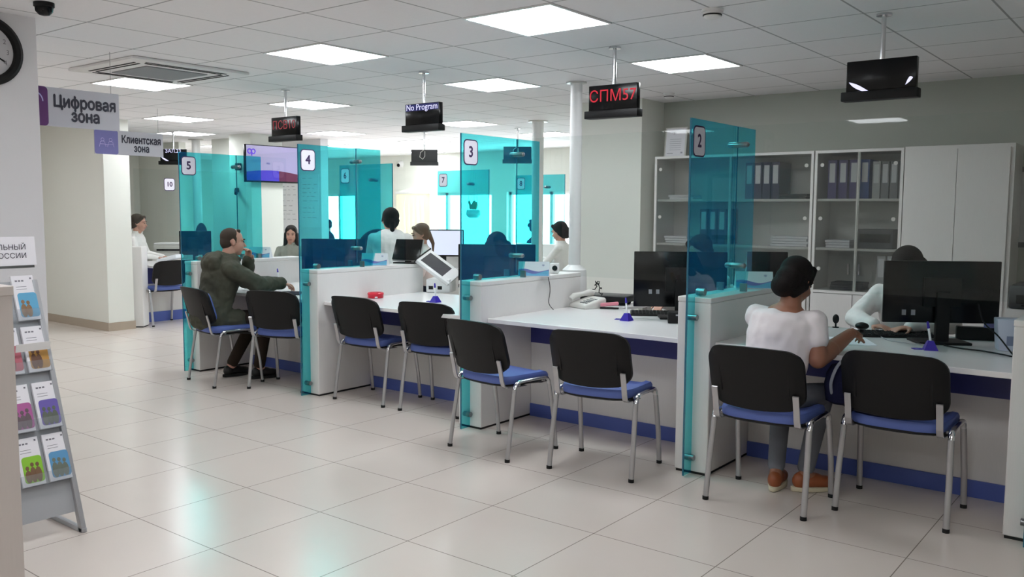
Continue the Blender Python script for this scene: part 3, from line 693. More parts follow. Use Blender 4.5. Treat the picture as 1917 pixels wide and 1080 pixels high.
# ---------------------------------------------------------------- visitor chairs
def make_chair(label):
    t = thing('visitor_chair', label, 'chair', (0, 0, 0), 0, 'blue and black visitor chairs')
    # seat cushion: superellipse pad with a rounded front edge
    def pad(w0, w1, d0, d1, z, sc=1.0):
        pts = []
        for k in range(40):
            a = 2*PI*k/40; c, s = math.cos(a), math.sin(a)
            x = abs(c)**0.45*(1 if c > 0 else -1); y = abs(s)**0.45*(1 if s > 0 else -1)
            wv = (w0+(w1-w0)*(y+1)/2)/2
            zz = z - (0.022 if y > 0.6 else 0)*((y-0.6)/0.4 if y > 0.6 else 0) - 0.014*(1-abs(x)**2)*(1 if y > -0.9 else 0.4)
            pts.append((x*wv*sc, (d0+d1)/2+y*(d1-d0)/2*sc, zz))
        return pts
    MB().rings([pad(.44, .47, .02, .44, .443, .97), pad(.44, .47, .02, .44, .458), pad(.44, .47, .02, .44, .482), pad(.44, .47, .02, .44, .496, .97), pad(.44, .47, .02, .44, .502, .86)]).build('seat', M_SEAT, t)
    MB().rings([pad(.43, .46, .03, .43, .430, .90), pad(.44, .47, .02, .44, .440, .985), pad(.44, .47, .02, .44, .449, .99)]).build('seat_pan', M_BLACK, t)
    # backrest shell, bowed and leaning
    def shell(off, sc, m, nm, parent):
        nx, nz = 20, 18; W, H = 0.48, 0.285
        g = []
        for j in range(nz+1):
            row = []
            for i in range(nx+1):
                u = -1+2*i/nx; v = -1+2*j/nz
                # rounded rectangle mapping
                k = 0.0
                x = u*W/2*sc; z = v*H/2*sc
                r = 0.075; ax, az = W/2*sc-r, H/2*sc-r
                if abs(x) > ax and abs(z) > az:
                    dx, dz = (abs(x)-ax), (abs(z)-az); mx_ = max(dx, dz); l = math.hypot(dx, dz)
                    f = mx_/l if l > 0 else 1
                    x = math.copysign(ax+dx*f, x); z = math.copysign(az+dz*f, z)
                if v < -0.2: z -= 0.026*(1-u*u)*(-(v+0.2)/0.8)
                if v > 0.2: z += 0.012*(1-u*u)*((v-0.2)/0.8)
                y = 0.030*(1-u*u)*-1 + 0.0
                yy = 0.018 - 0.085*(z+H/2)/H + y + off + 0.022*(abs(u)**6) + 0.012*(max(0, v)**6)*0
                row.append((x, yy, 0.672+z))
            g.append(row)
        return g
    def solid(g0, g1, m, nm):
        mb = MB(); n, k = len(g0), len(g0[0])
        A = [[mb.v(p) for p in r] for r in g0]; B = [[mb.v(p) for p in r] for r in g1]
        for j in range(n-1):
            for i in range(k-1):
                mb.f([A[j][i], A[j][i+1], A[j+1][i+1], A[j+1][i]]); mb.f([B[j][i], B[j+1][i], B[j+1][i+1], B[j][i+1]])
        per = [(0, i) for i in range(k)]+[(j, k-1) for j in range(1, n)]+[(n-1, i) for i in range(k-2, -1, -1)]+[(j, 0) for j in range(n-2, 0, -1)]
        for q in range(len(per)):
            a, b = per[q], per[(q+1) % len(per)]; mb.f([A[a[0]][a[1]], A[b[0]][b[1]], B[b[0]][b[1]], B[a[0]][a[1]]])
        return mb.build(nm, m, t)
    back = solid(shell(-0.010, 1.0, 0, 0, 0), shell(0.012, 1.0, 0, 0, 0), M_BLACK, 'backrest')
    inner = solid(shell(0.013, 0.94, 0, 0, 0), shell(0.034, 0.90, 0, 0, 0), M_SEAT, 'back_cushion')
    # raised rib lines on the back of the shell
    for x in (-0.17, 0.17):
        rb = MB().box(x-0.004, x+0.004, -0.004, 0.003, -0.09, 0.08).build('rib', M_BLACK, back, False); rb.matrix_local = Mx((0, -0.045, 0.675), rx=0.235)
    for s in (-1, 1):
        br = [(-0.030, .60), (-0.012, .535), (0.000, .475), (0.012, .445), (0.035, .432), (0.10, .427), (0.2, .425)]
        MB().rings([[(s*.205+dx, y+dy, z+dz) for dx, dy, dz in ((-.015, -.003, -.002), (.015, -.003, -.002), (.015, .003, .002), (-.015, .003, .002))] for y, z in br]).build('back_bracket', M_STEEL, t, False)
        X = s*0.243
        rear = [(s*.252, 0, 0.006), (s*.250, 0.03, .20), (X, 0.068, .420)]
        frnt = [(s*.252, .430, 0.006), (s*.250, .410, .20), (X, .372, .420)]
        arch = [(X, 0.068, .420), (X, 0.074, .440), (X, 0.088, .455), (X, 0.108, .462), (X, 0.22, .464), (X, .332, .462), (X, .352, .455), (X, .366, .440), (X, .372, .420)]
        for nm, pts in (('leg', rear), ('leg', frnt)):
            l = MB().tube(pts, 0.0100, 14, 1.5, up=(1, 0, 0)).build(nm, M_STEEL, t)
            p = pts[0]; MB().cyl((p[0], p[1], 0), (p[0], p[1], 0.018), 0.0160, 12).build('rubber_foot', M_RUB, l)
        MB().tube(arch, 0.0102, 14, 1.5, up=(1, 0, 0)).build('side_rail', M_CHROME, t)
    MB().tube([(-.243, .33, .445), (.243, .33, .445)], 0.009).tube([(-.243, .11, .445), (.243, .11, .445)], 0.009).build('crossbar', M_STEEL, t)
    return t
CHAIRS = [  # rear feet centre x, y, rotation, label
 (-1.088, 4.333, 0.02, 'visitor chair at the right with a navy bag on its seat'),
 (-1.662, 4.078, 0.02, 'visitor chair the woman in the white T-shirt sits on'),
 (-2.603, 4.038, 0.14, 'empty visitor chair in front of the desk between plates 3 and 2, turned slightly left'),
 (-3.364, 3.972, -0.11, 'empty visitor chair standing in front of the plate 3 partition'),
 (-4.976, 4.464, 0.07, 'empty visitor chair by the plate 4 partition, near the red tape roll'),
 (-4.305, 4.530, 0.16, 'empty visitor chair half hidden behind the chair before plate 3'),
 (-6.552, 4.125, -0.15, 'visitor chair the man in the olive parka sits on'),
 (-5.842, 4.348, 0.35, 'empty visitor chair pushed in beside the man in the olive parka'),
 (-10.20, 6.03, PI/2, 'visitor chair in front of desk 10, its back to the hall'),
]
ch0 = make_chair(CHAIRS[0][3])
for k, (x, y, rz, l) in enumerate(CHAIRS):
    c = ch0 if k == 0 else copy_tree(ch0)
    c.location = (x, y, 0); c.rotation_euler = (0, 0, rz); c['label'] = l

# office chairs behind the desks
def office_chair(x, y, rz, label, top=1.27):
    t = thing('office_chair', label, 'office chair', (x, y, 0), rz, 'dark office chairs')
    m = MB()
    for k in range(5): m.tube([(0, 0, .09), (.27*math.cos(k*2*PI/5), .27*math.sin(k*2*PI/5), .06)], [.03, .02])
    m.build('base', M_BLACK, t)
    for k in range(5): MB().cyl((.27*math.cos(k*2*PI/5), .27*math.sin(k*2*PI/5)-.02, .03), (.27*math.cos(k*2*PI/5), .27*math.sin(k*2*PI/5)+.02, .03), .03, 12).build('caster', M_RUB, t)
    MB().cyl((0, 0, .08), (0, 0, .44), .028).build('post', M_BLACK, t)
    MB().ell((0, 0, .47), (.24, .24, .05)).build('seat', M_DARKC, t)
    MB().ell((0, -.23, top-.20), (.21, .045, .20)).build('backrest', mat('dark_mesh_fabric', '#1d2230', 0.8), t)
    MB().tube([(0, -.08, .43), (0, -.24, .46), (0, -.26, .75), (0, -.25, top-.2)], .02).build('back_support', M_BLACK, t)
office_chair(-6.74, 6.32, 0.9, 'dark office chair with round back seen through plate 4, left of the braided woman', 1.28)
office_chair(-11.62, 7.13, 2.2, 'dark office chair back seen through plate 5 near the pipe', 1.27)
office_chair(-11.90, 6.25, -0.9, 'dark office chair of the woman at desk 10', 1.05)

# ---------------------------------------------------------------- screens and desk items
def monitor(x, y, z, rz, label, W=0.61, H=0.355, base=0.75, tilt=0.0, lit=False, stand=True):
    t = thing('monitor', label, 'monitor', (x, y, base), rz, 'computer monitors')
    A = Mx((0, 0, z-base), rx=tilt)
    MB(A).cbox((0, 0, 0), (W, 0.022, H)).bevel(0.005).build('screen_case', M_BLACKG, t)
    if lit: MB(A).box(-W/2+0.014, W/2-0.014, -0.0125, -0.0112, -H/2+0.022, H/2-0.014).build('display', M_SCREEN, t, False)
    else:
        MB(A).cbox((0, 0.0, 0.0), (W*0.0+0.2, 0.05, 0.16)).build('rear_bulge', M_BLACK, t, False)
    s = 0.04 if not lit else 0.04
    MB().box(-0.035, 0.035, 0.018 if lit else -0.045, 0.045 if lit else -0.018, 0.01, z-base).build('neck', M_BLACK, t, False)
    MB().box(-0.14, 0.14, -0.10, 0.10, 0.0, 0.014).bevel(0.004).build('foot', M_BLACK, t, False)
    return t
m1 = monitor(-1.105, 5.29, 1.035, 0.58, 'large black monitor seen from behind on the rightmost desk', 0.625, 0.345)
m2 = monitor(-2.745, 5.36, 1.015, 0.60, 'black monitor seen from behind, cut by the plate 2 screen', 0.625, 0.375)
m3 = monitor(-6.29, 5.36, 1.035, 0.62, 'monitor seen through the plate 4 screen', 0.60, 0.335)
m4 = monitor(-4.345, 5.36, 1.035, 0.62, 'monitor seen through the plate 3 screen before a dark haired woman', 0.61, 0.345)
m5 = monitor(-10.95, 6.86, 1.0, 0.95, 'monitor on desk 10 seen through the plate 5 screen', 0.42, 0.33)
m6 = monitor(-7.36, 8.02, 1.065, 0.62, 'black framed monitor with a lit white screen beyond the braided woman', 0.52, 0.335, lit=True)
# small marks on the back of the two near monitors
for mm, zz in ((m1, 0.17), (m2, 0.18)):
    for dx in (-0.20, -0.15): MB().cbox((dx, -0.0125, zz), (0.022, 0.002, 0.03)).build('port_label', mat('port_grey', '#8f9095', 0.5), mm, False)

def tent_card(x, y, rz, label):
    t = thing('leaflet_holder', label, 'leaflet holder', (x, y, 1.0012), rz, 'white cards with a wave on the partitions')
    W, H = 0.225, 0.105
    A = Matrix.Translation((0, -0.035, 0)) @ Matrix.Rotation(-0.25, 4, 'X') @ FACE_NY
    MB().rings([[(-W/2, -0.037, 0), (-W/2, 0.05, 0), (-W/2, -0.012, H)], [(W/2, -0.037, 0), (W/2, 0.05, 0), (W/2, -0.012, H)]]).build('holder', M_PAPER, t, False)
    wv = lambda ph, b, a: [(-W/2+0.004+(W-0.008)*k/20, b+a*math.sin(ph+2*PI*k/20)) for k in range(21)]
    MB(A).prism(wv(0.6, 0.045, 0.010)+[(W/2-0.004, 0.004), (-W/2+0.004, 0.004)], 0.0032, 0.0036).build('printed_wave', M_WAVE2, t, False)
    MB(A).prism(wv(1.6, 0.030, 0.012)+[(W/2-0.004, 0.004), (-W/2+0.004, 0.004)], 0.0036, 0.004).build('printed_wave', M_WAVE, t, False)
    loop_logo(A @ Matrix.Translation((W*0.3, 0.082, 0.004)), 0.008, M_LILAC, t, 'printed_logo')
tent_card(-5.50, 5.14, 0.55, 'white card holder with blue wave on the plate 4 partition')
tent_card(-3.77, 5.08, 0.55, 'white card holder with blue wave on the plate 3 partition')
tent_card(-2.15, 5.18, 0.55, 'white card holder with blue wave behind the plate 2 screen')
tent_card(-7.19, 5.20, 0.55, 'white card holder with blue wave by the man\'s hand on the plate 5 partition')

def slab_device(x, y, z0, rz, label, lean=0.5):
    t = thing('customer_display', label, 'customer display', (x, y, z0), rz, 'tilted customer displays')
    A = Mx((0, 0, 0.035), rx=-lean)
    MB(A).box(-0.13, 0.13, -0.004, 0.012, 0, 0.20).bevel(0.004).build('screen', M_BLACKG, t)
    MB(A).box(-0.133, 0.133, 0.012, 0.026, -0.004, 0.205).bevel(0.004).build('back_shell', M_STEEL, t)
    MB().box(-0.10, 0.10, -0.04, 0.09, 0, 0.012).build('foot', M_BLACK, t, False)
    MB(Mx((0, 0.05, 0.0), rx=-0.3)).box(-0.03, 0.03, 0, 0.012, 0.005, 0.09).build('arm', M_BLACK, t, False)
slab_device(-5.50, 5.50, 1.001, 0.35, 'small black tilted screen on the end of the plate 4 partition')
slab_device(-2.19, 5.48, 1.001, 0.35, 'small black tilted screen on the end of the plate 2 partition')

# document scanner by the plate 4 partition
t = thing('document_scanner', 'white document scanner with a dark sloping glass by the plate 4 partition', 'scanner', (-5.285, 5.70, 0.7502), 0.5)
MB().box(-0.085, 0.13, -0.12, 0.12, 0.0, 0.12).bevel(0.01).build('body', M_WHITE, t)
A = Mx((0.0, 0.0, 0.215), rx=0.35, ry=0.62)
MB(A).cbox((0, 0, 0), (0.36, 0.29, 0.035)).bevel(0.01).build('lid', M_WHITE, t)
MB(A).cbox((-0.03, -0.01, 0.0185), (0.24, 0.20, 0.003)).build('glass', mat('dark_glass', '#4b4b50', 0.15), t, False)
MB(A).box(-0.186, -0.176, -0.15, 0.15, -0.02, 0.024).build('bezel', M_BLACK, t, False)
for dx in (-0.06, 0.02): MB().box(dx, dx+0.04, -0.1215, -0.1195, 0.03, 0.06).build('port', M_RUB, t, False)

def tape(x, y, label):
    t = thing('tape_dispenser', label, 'tape roll', (x, y, 0.7502), 0.3, 'red tape rolls on the desks')
    MB().lathe([(0.040, 0.0), (0.062, 0.002), (0.064, 0.012), (0.064, 0.036), (0.062, 0.044), (0.052, 0.046), (0.046, 0.040), (0.040, 0.0)], 32).build('roll', M_RED, t)
    MB().lathe([(0.0665, 0.028), (0.0665, 0.040), (0.060, 0.046), (0.060, 0.028)], 32).build('rim', mat('bright_red', '#d82a40', 0.25), t)
    MB(Mx(rz=-1.0)).box(0.060, 0.068, -0.01, 0.012, 0.004, 0.016).build('white_mark', M_WHITE, t, False)
tape(-5.300, 4.955, 'red tape roll on the desk between plates 4 and 3')
tape(-6.955, 5.11, 'red tape roll on the desk by the hand of the man in the parka')

def pen_stand(x, y, label, rz=0):
    t = thing('pen_on_stand', label, 'pen stand', (x, y, 0.7502), rz, 'violet counter pens on stands')
    MB().rings([[(-.034, -.034, 0), (.034, -.034, 0), (.034, .034, 0), (-.034, .034, 0)], [(-.030, -.030, .012), (.030, -.030, .012), (.030, .030, .012), (-.030, .030, .012)], [(-.013, -.013, .05), (.013, -.013, .05), (.013, .013, .05), (-.013, .013, .05)]]).build('base', M_BLUEP, t, False)
    MB().cap((0, 0, .045), (-.012, .008, .125), .0065, .006).build('pen', M_WHITE, t)
    MB().cap((-.0115, .0075, .118), (-.016, .01, .145), .008, .006).build('pen_cap', M_BLUEP, t)
    MB().tube([(-.03, 0, .004), (-.06, .02, .004), (-.09, .01, .004), (-.08, -.02, .004), (-.04, -.02, .004)], .0025, 6).build('coiled_cord', M_BLUEP, t)
pen_stand(-4.69, 5.02, 'violet pen on a stand on the desk between plates 4 and 3')
pen_stand(-2.95, 5.01, 'violet pen on a stand on the desk between plates 3 and 2')
pen_stand(-1.08, 4.98, 'violet pen on a stand on the rightmost desk under the monitor', 0.4)
pen_stand(-6.985, 5.26, 'violet pen on a stand beside the red tape near the man', 0.4)

# telephone
t = thing('desk_phone', 'white desk telephone with a coiled cord by the plate 3 partition', 'telephone', (-3.58, 5.50, 0.7502), -0.35)
MB().rings([[(-.10, -.10, 0), (.10, -.10, 0), (.10, .10, 0), (-.10, .10, 0)], [(-.10, -.10, .025), (.10, -.10, .025), (.10, .10, .07), (-.10, .10, .07)], [(-.09, -.09, .035), (.09, -.09, .035), (.09, .09, .08), (-.09, .09, .08)]]).bevel(0.006).build('body', M_OFFW, t)
MB().tube([(-.07, -.105, .06), (-.07, -.07, .085), (-.07, 0, .095), (-.07, .07, .105), (-.07, .105, .10)], [.022, .026, .018, .026, .022], 12).build('handset', M_OFFW, t)
m = MB()
for i in range(3):
    for j in range(4): m.box(0.0+.03*i, .02+.03*i, -.07+.03*j, -.052+.03*j, .037+.0067*j, .047+.0067*j)
m.build('keypad', mat('grey_key', '#6d6d70', .5), t, False)
MB().tube([(-.09+.04*math.sin(k*.9)*.3-.03*k/30, .11+.004*k+.012*math.cos(k*1.6), .05+.14*math.sin(PI*k/30)*.9+.012*math.sin(k*1.6)) for k in range(31)], .004, 6).build('coiled_cord', M_BLACK, t)
# flat black device
t = thing('flat_scanner', 'flat black scanner lying on the desk by the telephone', 'scanner', (-3.62, 5.86, 0.7502), 0.15)
MB().box(-.19, .19, -.13, .13, 0.02, 0.062).bevel(0.008).build('body', M_BLACK, t)
MB().box(-.188, .188, -.128, .128, .062, .070).bevel(0.004).build('lid', mat('dark_lid', '#2b2c2d', .35), t)
MB().box(-.15, .15, -.10, .10, 0.0, .02).build('feet', M_RUB, t, False)
t = thing('side_table', 'white side shelf behind the desk carrying the flat black scanner', 'side table', (-3.60, 5.88, 0))
MB().box(-.24, .24, -.22, .20, .725, .7495).build('top', M_TOP, t, False)
for sx in (-.21, .21):
    for sy in (-.19, .17): MB().box(sx-.02, sx+.02, sy-.02, sy+.02, 0, .725).build('leg', M_WHITE, t, False)
t = thing('stapler', 'pink stapler on the desk beside the telephone', 'stapler', (-3.40, 5.52, 0.7502), 0.5)
MB().box(-.07, .07, -.015, .015, 0, .012).bevel(.004).build('base', M_BLACK, t)
MB(Mx((-.065, 0, .012), ry=-.10)).box(0, .135, -.016, .016, 0.004, .03).bevel(.008).build('arm', M_PINK, t)
t = thing('keyboard', 'black keyboard on the desk between plates 3 and 2, under the monitor', 'keyboard', (-2.92, 5.42, 0.7502), 0.55)
def kbd(t):
    MB().rings([[(-.21, -.07, 0), (.21, -.07, 0), (.21, .07, 0), (-.21, .07, 0)], [(-.21, -.07, .012), (.21, -.07, .012), (.21, .07, .026), (-.21, .07, .026)]]).bevel(.004).build('case', M_BLACK, t)
    m = MB()
    for i in range(16):
        for j in range(5): m.box(-.2+.025*i, -.18+.025*i, -.06+.025*j, -.04+.025*j, .0135+.0025*j, .0185+.0025*j)
    m.build('keys', M_RUB, t, False)
kbd(t)
t = thing('keyboard', 'black keyboard on the rightmost desk before the large monitor', 'keyboard', (-1.36, 5.40, 0.7502), 0.55); kbd(t)
t = thing('black_box', 'small black box on the desk against the plate 2 partition', 'box', (-2.62, 5.13, 0.7502), 0.5)
MB().box(-.08, .08, -.05, .05, 0, .075).bevel(.006).build('body', M_BLACK, t); MB().box(-.03, .03, -.051, -.049, .05, .06).build('label_strip', M_GREYP, t, False)
t = thing('black_box', 'black power box behind the monitor foot on the rightmost desk', 'box', (-0.93, 5.56, 0.7502), 0.3)
MB().box(-.14, .14, -.03, .03, 0, .075).bevel(.006).build('body', M_BLACK, t); MB().cyl((0.03, 0, .075), (0.03, 0, .1), .03, 16).build('violet_button', M_LILAC, t)
def cable(name, pts, label, r=.004, m=M_BLACK):
    o = MB().tube([Vector(p) for p in pts], r, 8).build(name, m); return tag(o, label, 'cable', 'desk cables')
def smooth_path(P, n=8):
    P = [Vector(p) for p in P]; out = []
    for i in range(len(P)-1):
        p0, p1, p2, p3 = P[max(i-1, 0)], P[i], P[i+1], P[min(i+2, len(P)-1)]
        for k in range(n):
            t_ = k/n; out.append(0.5*((2*p1)+(p2-p0)*t_+(2*p0-5*p1+4*p2-p3)*t_**2+(3*p1-p0-3*p2+p3)*t_**3))
    return out+[P[-1]]
cable('cable', smooth_path([(-0.90, 5.20, .99), (-0.86, 5.14, .90), (-.78, 5.08, .84), (-.70, 5.00, .765), (-.665, 4.93, .756)]), 'black cable hanging from the large monitor to the right partition')
cable('cable', smooth_path([(-1.05, 5.16, .756), (-.95, 5.10, .756), (-.85, 5.08, .756), (-.75, 5.02, .756), (-.70, 4.98, .756)]), 'black cable lying on the rightmost desk before the monitor foot')
cable('cable', smooth_path([(-1.42, 5.30, .755), (-1.34, 5.17, .755), (-1.25, 5.13, .755), (-1.12, 5.13, .755)]), 'thin grey cable looping left of the violet pen', .0025, M_GREYP)
cable('cable', smooth_path([(-3.715, 5.18, .99), (-3.712, 5.20, .90), (-3.715, 5.19, .80), (-3.66, 5.17, .756)]), 'thin dark cable running down the plate 3 partition', .0025)
t = thing('webcam', 'small black webcam on a foot on the desk beside the woman in the T-shirt', 'webcam', (-1.76, 5.56, 0.7502), 0.4)
MB().ell((0, 0, .055), (.020, .016, .030)).build('head', M_BLACK, t); MB().cyl((0, 0, .004), (0, 0, .03), .005).build('stem', M_BLACK, t); MB().cyl((0, 0, 0), (0, 0, .005), .02).build('foot', M_BLACK, t)
cable('cable', smooth_path([(-1.78, 5.55, .754), (-1.86, 5.55, .754), (-1.92, 5.42, .754), (-1.90, 5.30, .754)]), 'pale cable of the small webcam', .003, M_OFFW)
t = thing('ticket_box', 'white box with a printed square label against the right partition', 'box', (-0.76, 5.24, 0.7502), 0.35)
MB().rings([[(-.05, -.05, 0), (.05, -.05, 0), (.05, .05, 0), (-.05, .05, 0)], [(-.062, -.05, .17), (.055, -.05, .17), (.055, .05, .17), (-.062, .05, .17)]]).bevel(.006).build('body', mat('bluish_white', '#c3c8da', .4), t)
MB(Matrix.Translation((0.01, -.0505, .055)) @ FACE_NY).box(-.025, .025, -.025, .025, 0, .001).build('printed_square', mat('print_blue_grey', '#7d86a0', .6), t, False)
t = thing('paper_stack', 'loose papers piled on the partition at the right edge', 'papers', (-0.50, 5.10, 1.0012))
for k in range(5): MB(Mx((.01*k, .03*k, .005*k), rz=.2*k, ry=.04)).box(-.09, .09, -.14, .14, 0.002, .005).build('sheet', M_PAPER, t, False)
o = MB(Mx(rz=.5)).box(-.105, .105, -.148, .148, 0, .003).build('paper_sheet', M_PAPER, None, False, (-1.50, 5.02, .7502)); tag(o, 'white form on the rightmost desk under the woman\'s arm', 'paper', 'sheets on the desks')
o = MB(Mx(rz=.5)).box(-.105, .105, -.148, .148, 0, .004).build('paper_sheet', M_PAPER, None, False, (-1.50, 5.50, .7502)); tag(o, 'white form the seated clerk behind the large monitor writes on', 'paper', 'sheets on the desks')
o = MB(Mx(rz=.5)).box(-.105, .105, -.148, .148, 0, .004).build('paper_sheet', M_PAPER, None, False, (-4.60, 5.42, .7502)); tag(o, 'white sheet on the desk at the plate 3 partition', 'paper', 'sheets on the desks')
o = MB(Mx(rz=.7)).box(-.105, .105, -.148, .148, 0, .006).build('folder', M_DARKC, None, False, (-6.12, 4.74, .7502)); tag(o, 'dark folder on the desk at the man\'s hand', 'folder', 'sheets on the desks')
t = thing('web_camera', 'white camera box with black round lens on the end of the plate 3 partition', 'webcam', (-3.83, 5.42, 1.0012), .55)
MB().box(-.035, .035, -.03, .03, 0, .075).bevel(.008).build('body', M_WHITE, t); MB().cyl((.004, -.036, .04), (.004, -.028, .04), .02).build('lens', M_BLACKG, t)
t = thing('printer', 'white printer on the back desk left of the woman at the pipe', 'printer', (-6.95, 8.95, 0.7502), .6)
MB().box(-.22, .22, -.2, .2, 0, .16).bevel(.015).build('body', M_OFFW, t); MB(Mx((0, 0, .16), rx=.35)).box(-.2, .2, -.2, .12, 0, .02).build('lid', M_OFFW, t, False); MB().box(-.18, .18, -.205, -.199, .05, .08).build('paper_slot', M_RUB, t, False)
t = thing('printer', 'grey white printer on a cabinet behind desk 10', 'printer', (-12.42, 7.42, 0.80), .7)
MB().box(-.25, .25, -.2, .2, 0, .12).bevel(.012).build('body', M_OFFW, t); MB().box(-.24, .24, -.2, .2, .12, .15).bevel(.01).build('lid', M_WHITE, t); MB().box(-.2, .2, -.203, -.199, .03, .06).build('paper_slot', M_RUB, t, False)
t = thing('low_cabinet', 'low white cabinet under the printer behind desk 10', 'cabinet', (-12.42, 7.42, 0), .7)
MB().box(-.26, .26, -.22, .22, 0, .798).build('body', M_LAM, t, False); MB().box(-.25, .25, -.236, -.222, .05, .75).build('door', M_LAM, t, False)
o = MB(Mx(rz=.5, ry=-.25)).box(-.15, .15, -.1, .1, 0, .05).bevel(.015).build('paper_pile', M_PAPER, None, True, (-10.95, 6.48, .775)); tag(o, 'sloping pile of white papers on desk 10', 'papers')
t = thing('hanging_planter', 'round white planter with green leaves before the bright window, seen through plate 3', 'plant', (-10.28, 12.0, 1.33))
MB().lathe([(.02, 0), (.09, .01), (.13, .06), (.125, .13), (.11, .15)], 20).build('pot', M_WHITE, t)
m = MB(); rnd = random.Random(4)
for k in range(26):
    a = rnd.random()*2*PI; l = .08+rnd.random()*.09
    m.ell((math.cos(a)*.06, math.sin(a)*.06, .15+l*.55), (.014, .022, l*.55), Matrix.Rotation(a, 3, 'Z') @ Matrix.Rotation(.5*rnd.random(), 3, 'Y'), 8, 6)
m.build('foliage', M_LEAF, t)
for k in range(3): MB().cyl((.11*math.cos(k*2.1), .11*math.sin(k*2.1), .15), (0, 0, CEIL-1.331), .003, 6).build('cord', M_OFFW, t)

# navy bag on the right chair
t = thing('backpack', 'navy fabric backpack with a grey strap on the seat of the right chair', 'bag', (-1.335, 4.53, 0.503), 0.25)
m = MB()
m.rings([[(math.copysign(abs(math.cos(q))**.6, math.cos(q))*a, math.copysign(abs(math.sin(q))**.6, math.sin(q))*b, z) for q in [2*PI*k/24 for k in range(24)]] for z, a, b in ((0.0, .10, .07), (.015, .13, .09), (.10, .14, .095), (.15, .13, .085), (.19, .11, .07), (.21, .05, .035))])
m.build('body', M_NAVYC, t)
MB().tube(smooth_path([(-.09, -.06, .02), (-.10, -.10, .12), (-.06, -.08, .22), (0.02, -.06, .245), (.05, -.06, .20)]), .008, 8, .5).build('strap', mat('grey_strap', '#8c8f98', .8), t)
MB().box(-.07, .07, -.098, -.088, .04, .12).bevel(.01).build('pocket', M_NAVYC, t)
o = MB(Mx(rz=.1)).ell((0, 0, .02), (.17, .12, .022)).build('folded_scarf', M_DARKC, None, True, (-1.18, 4.44, .497)); tag(o, 'dark cloth lying flat on the right chair seat beside the backpack', 'cloth')

# ---------------------------------------------------------------- cabinets along the right back wall
def glass_cabinet(x0, x1, label, mid):
    t = thing('glass_cabinet', label, 'cabinet', (x0, 7.40, 0), 0, 'office cabinets along the back wall')
    W = x1-x0; D = .375; z0, zt = .82, 1.985; th = .022
    MB().box(0, th, 0, D, 0, zt).box(W-th, W, 0, D, 0, zt).box(th, W-th, 0, D, zt-th, zt).box(th, W-th, D-.01, D, 0, zt-th).box(th, W-th, 0, D, 0, .06).box(th, W-th, 0, D, z0-th, z0).build('carcass', M_LAM, t, False)
    for z in (1.575, 1.165): MB().box(th, W-th, .025, D-.012, z-.01, z+.01).build('shelf', M_LAM, t, False)
    MB().box(W/2-.012, W/2+.012, .02, .04, z0, zt-th).build('centre_post', M_LAM, t, False)
    for a, b in ((th+.004, W/2-.003), (W/2+.003, W-th-.004)):
        d = MB().box(a, b, .006, .011, z0+.004, zt-th-.004).build('glass_door', M_CABG, t, False)
        for hz in (1.865, 1.42, 1.0):
            hx = a+.035 if a < .1 else b-.035
            MB().cyl((hx, .001, hz), (hx, .006, hz), .016, 14).build('hinge_cap', M_OFFW, d)
        hx = b-.04 if a < .1 else a+.04
        MB().box(hx-.006, hx+.006, -.012, .005, .96, 1.05).build('handle', M_CHROME, d, False)
        MB().box(a, b, -.016, 0, .07, z0-th-.004).build('door', M_LAM, t, False)
glass_cabinet(-4.08, -2.575, 'white glass fronted cabinet behind the plate 2 screen, certificate on top', 0)
glass_cabinet(-2.565, -1.862, 'white glass fronted cabinet with purple binders in the middle', 0)
t = thing('wardrobe', 'white two door office wardrobe behind the large monitor', 'wardrobe', (-1.855, 7.40, 0), 0, 'office cabinets along the back wall')
MB().box(0, .765, 0, .375, 0, 1.99).build('carcass', M_LAM, t, False)
for a, b, hx in ((.03, .378, .35), (.382, .735, .41)):
    d = MB().box(a, b, -.017, -.001, .06, 1.96).build('door', M_LAM, t, False)
    MB().cyl((hx, -.03, .95), (hx, -.03, 1.10), .006).build('handle', M_CHROME, d)
bcol = {'navy': '#2b2d55', 'purple': '#4a3f7e', 'blue': '#2c55a0', 'grey': '#8a8b90', 'white': '#bdbcc0'}
cnt = {}
def binder(x, z, c, where, w_=.07, h_=.32):
    cnt[(c, where)] = cnt.get((c, where), 0)+1
    t = thing('ring_binder', '%s ring binder with white spine label %s' % (c, where), 'binder', (x, 7.47, z), 0, '%s binders %s' % (c, where))
    MB().box(-w_/2, w_/2, 0, .27, 0, h_).build('cover', mat('binder_'+c, bcol[c], .6), t, False)
    MB(FACE_NY).box(-w_*.33, w_*.33, h_*.42, h_*.92, 0, .001).build('spine_label', M_PAPER, t, False)
for k, c in enumerate(['purple', 'purple', 'purple', 'blue']): binder(-2.44+.088*k, 1.586, c, 'in the top shelf of the middle glass cabinet')
for k in range(4): binder(-2.085+.068*k-0.0, 1.586, 'grey' if k else 'white', 'in the top shelf of the middle glass cabinet', .06, .30)
for k in range(4): binder(-3.17+.08*k, 1.586, 'navy', 'in the top shelf of the left glass cabinet')
for k in range(3): binder(-3.60+.09*k, 1.176, 'navy', 'on the second shelf behind the plate 2 screen')
for k in range(2): binder(-2.02+.08*k, .82, 'white', 'on the lowest shelf of the middle glass cabinet', .065, .30)
def pile(x, z, n, w_, label, m=M_PAPER, g='paper piles in the cabinets'):
    t = thing('paper_pile', label, 'papers', (x, 7.58, z), 0, g)
    rnd = random.Random(int(x*100))
    for k in range(n): MB(Mx((rnd.uniform(-.01, .01), 0, .022*k), rz=rnd.uniform(-.06, .06))).box(-w_/2, w_/2, -.1, .1, .001, .020).build('sheaf', m, t, False)
pile(-3.85, 1.586, 2, .24, 'papers lying on the top shelf of the left cabinet by the hinge')
pile(-3.88, 1.176, 3, .24, 'papers on the second shelf of the left cabinet at its corner')
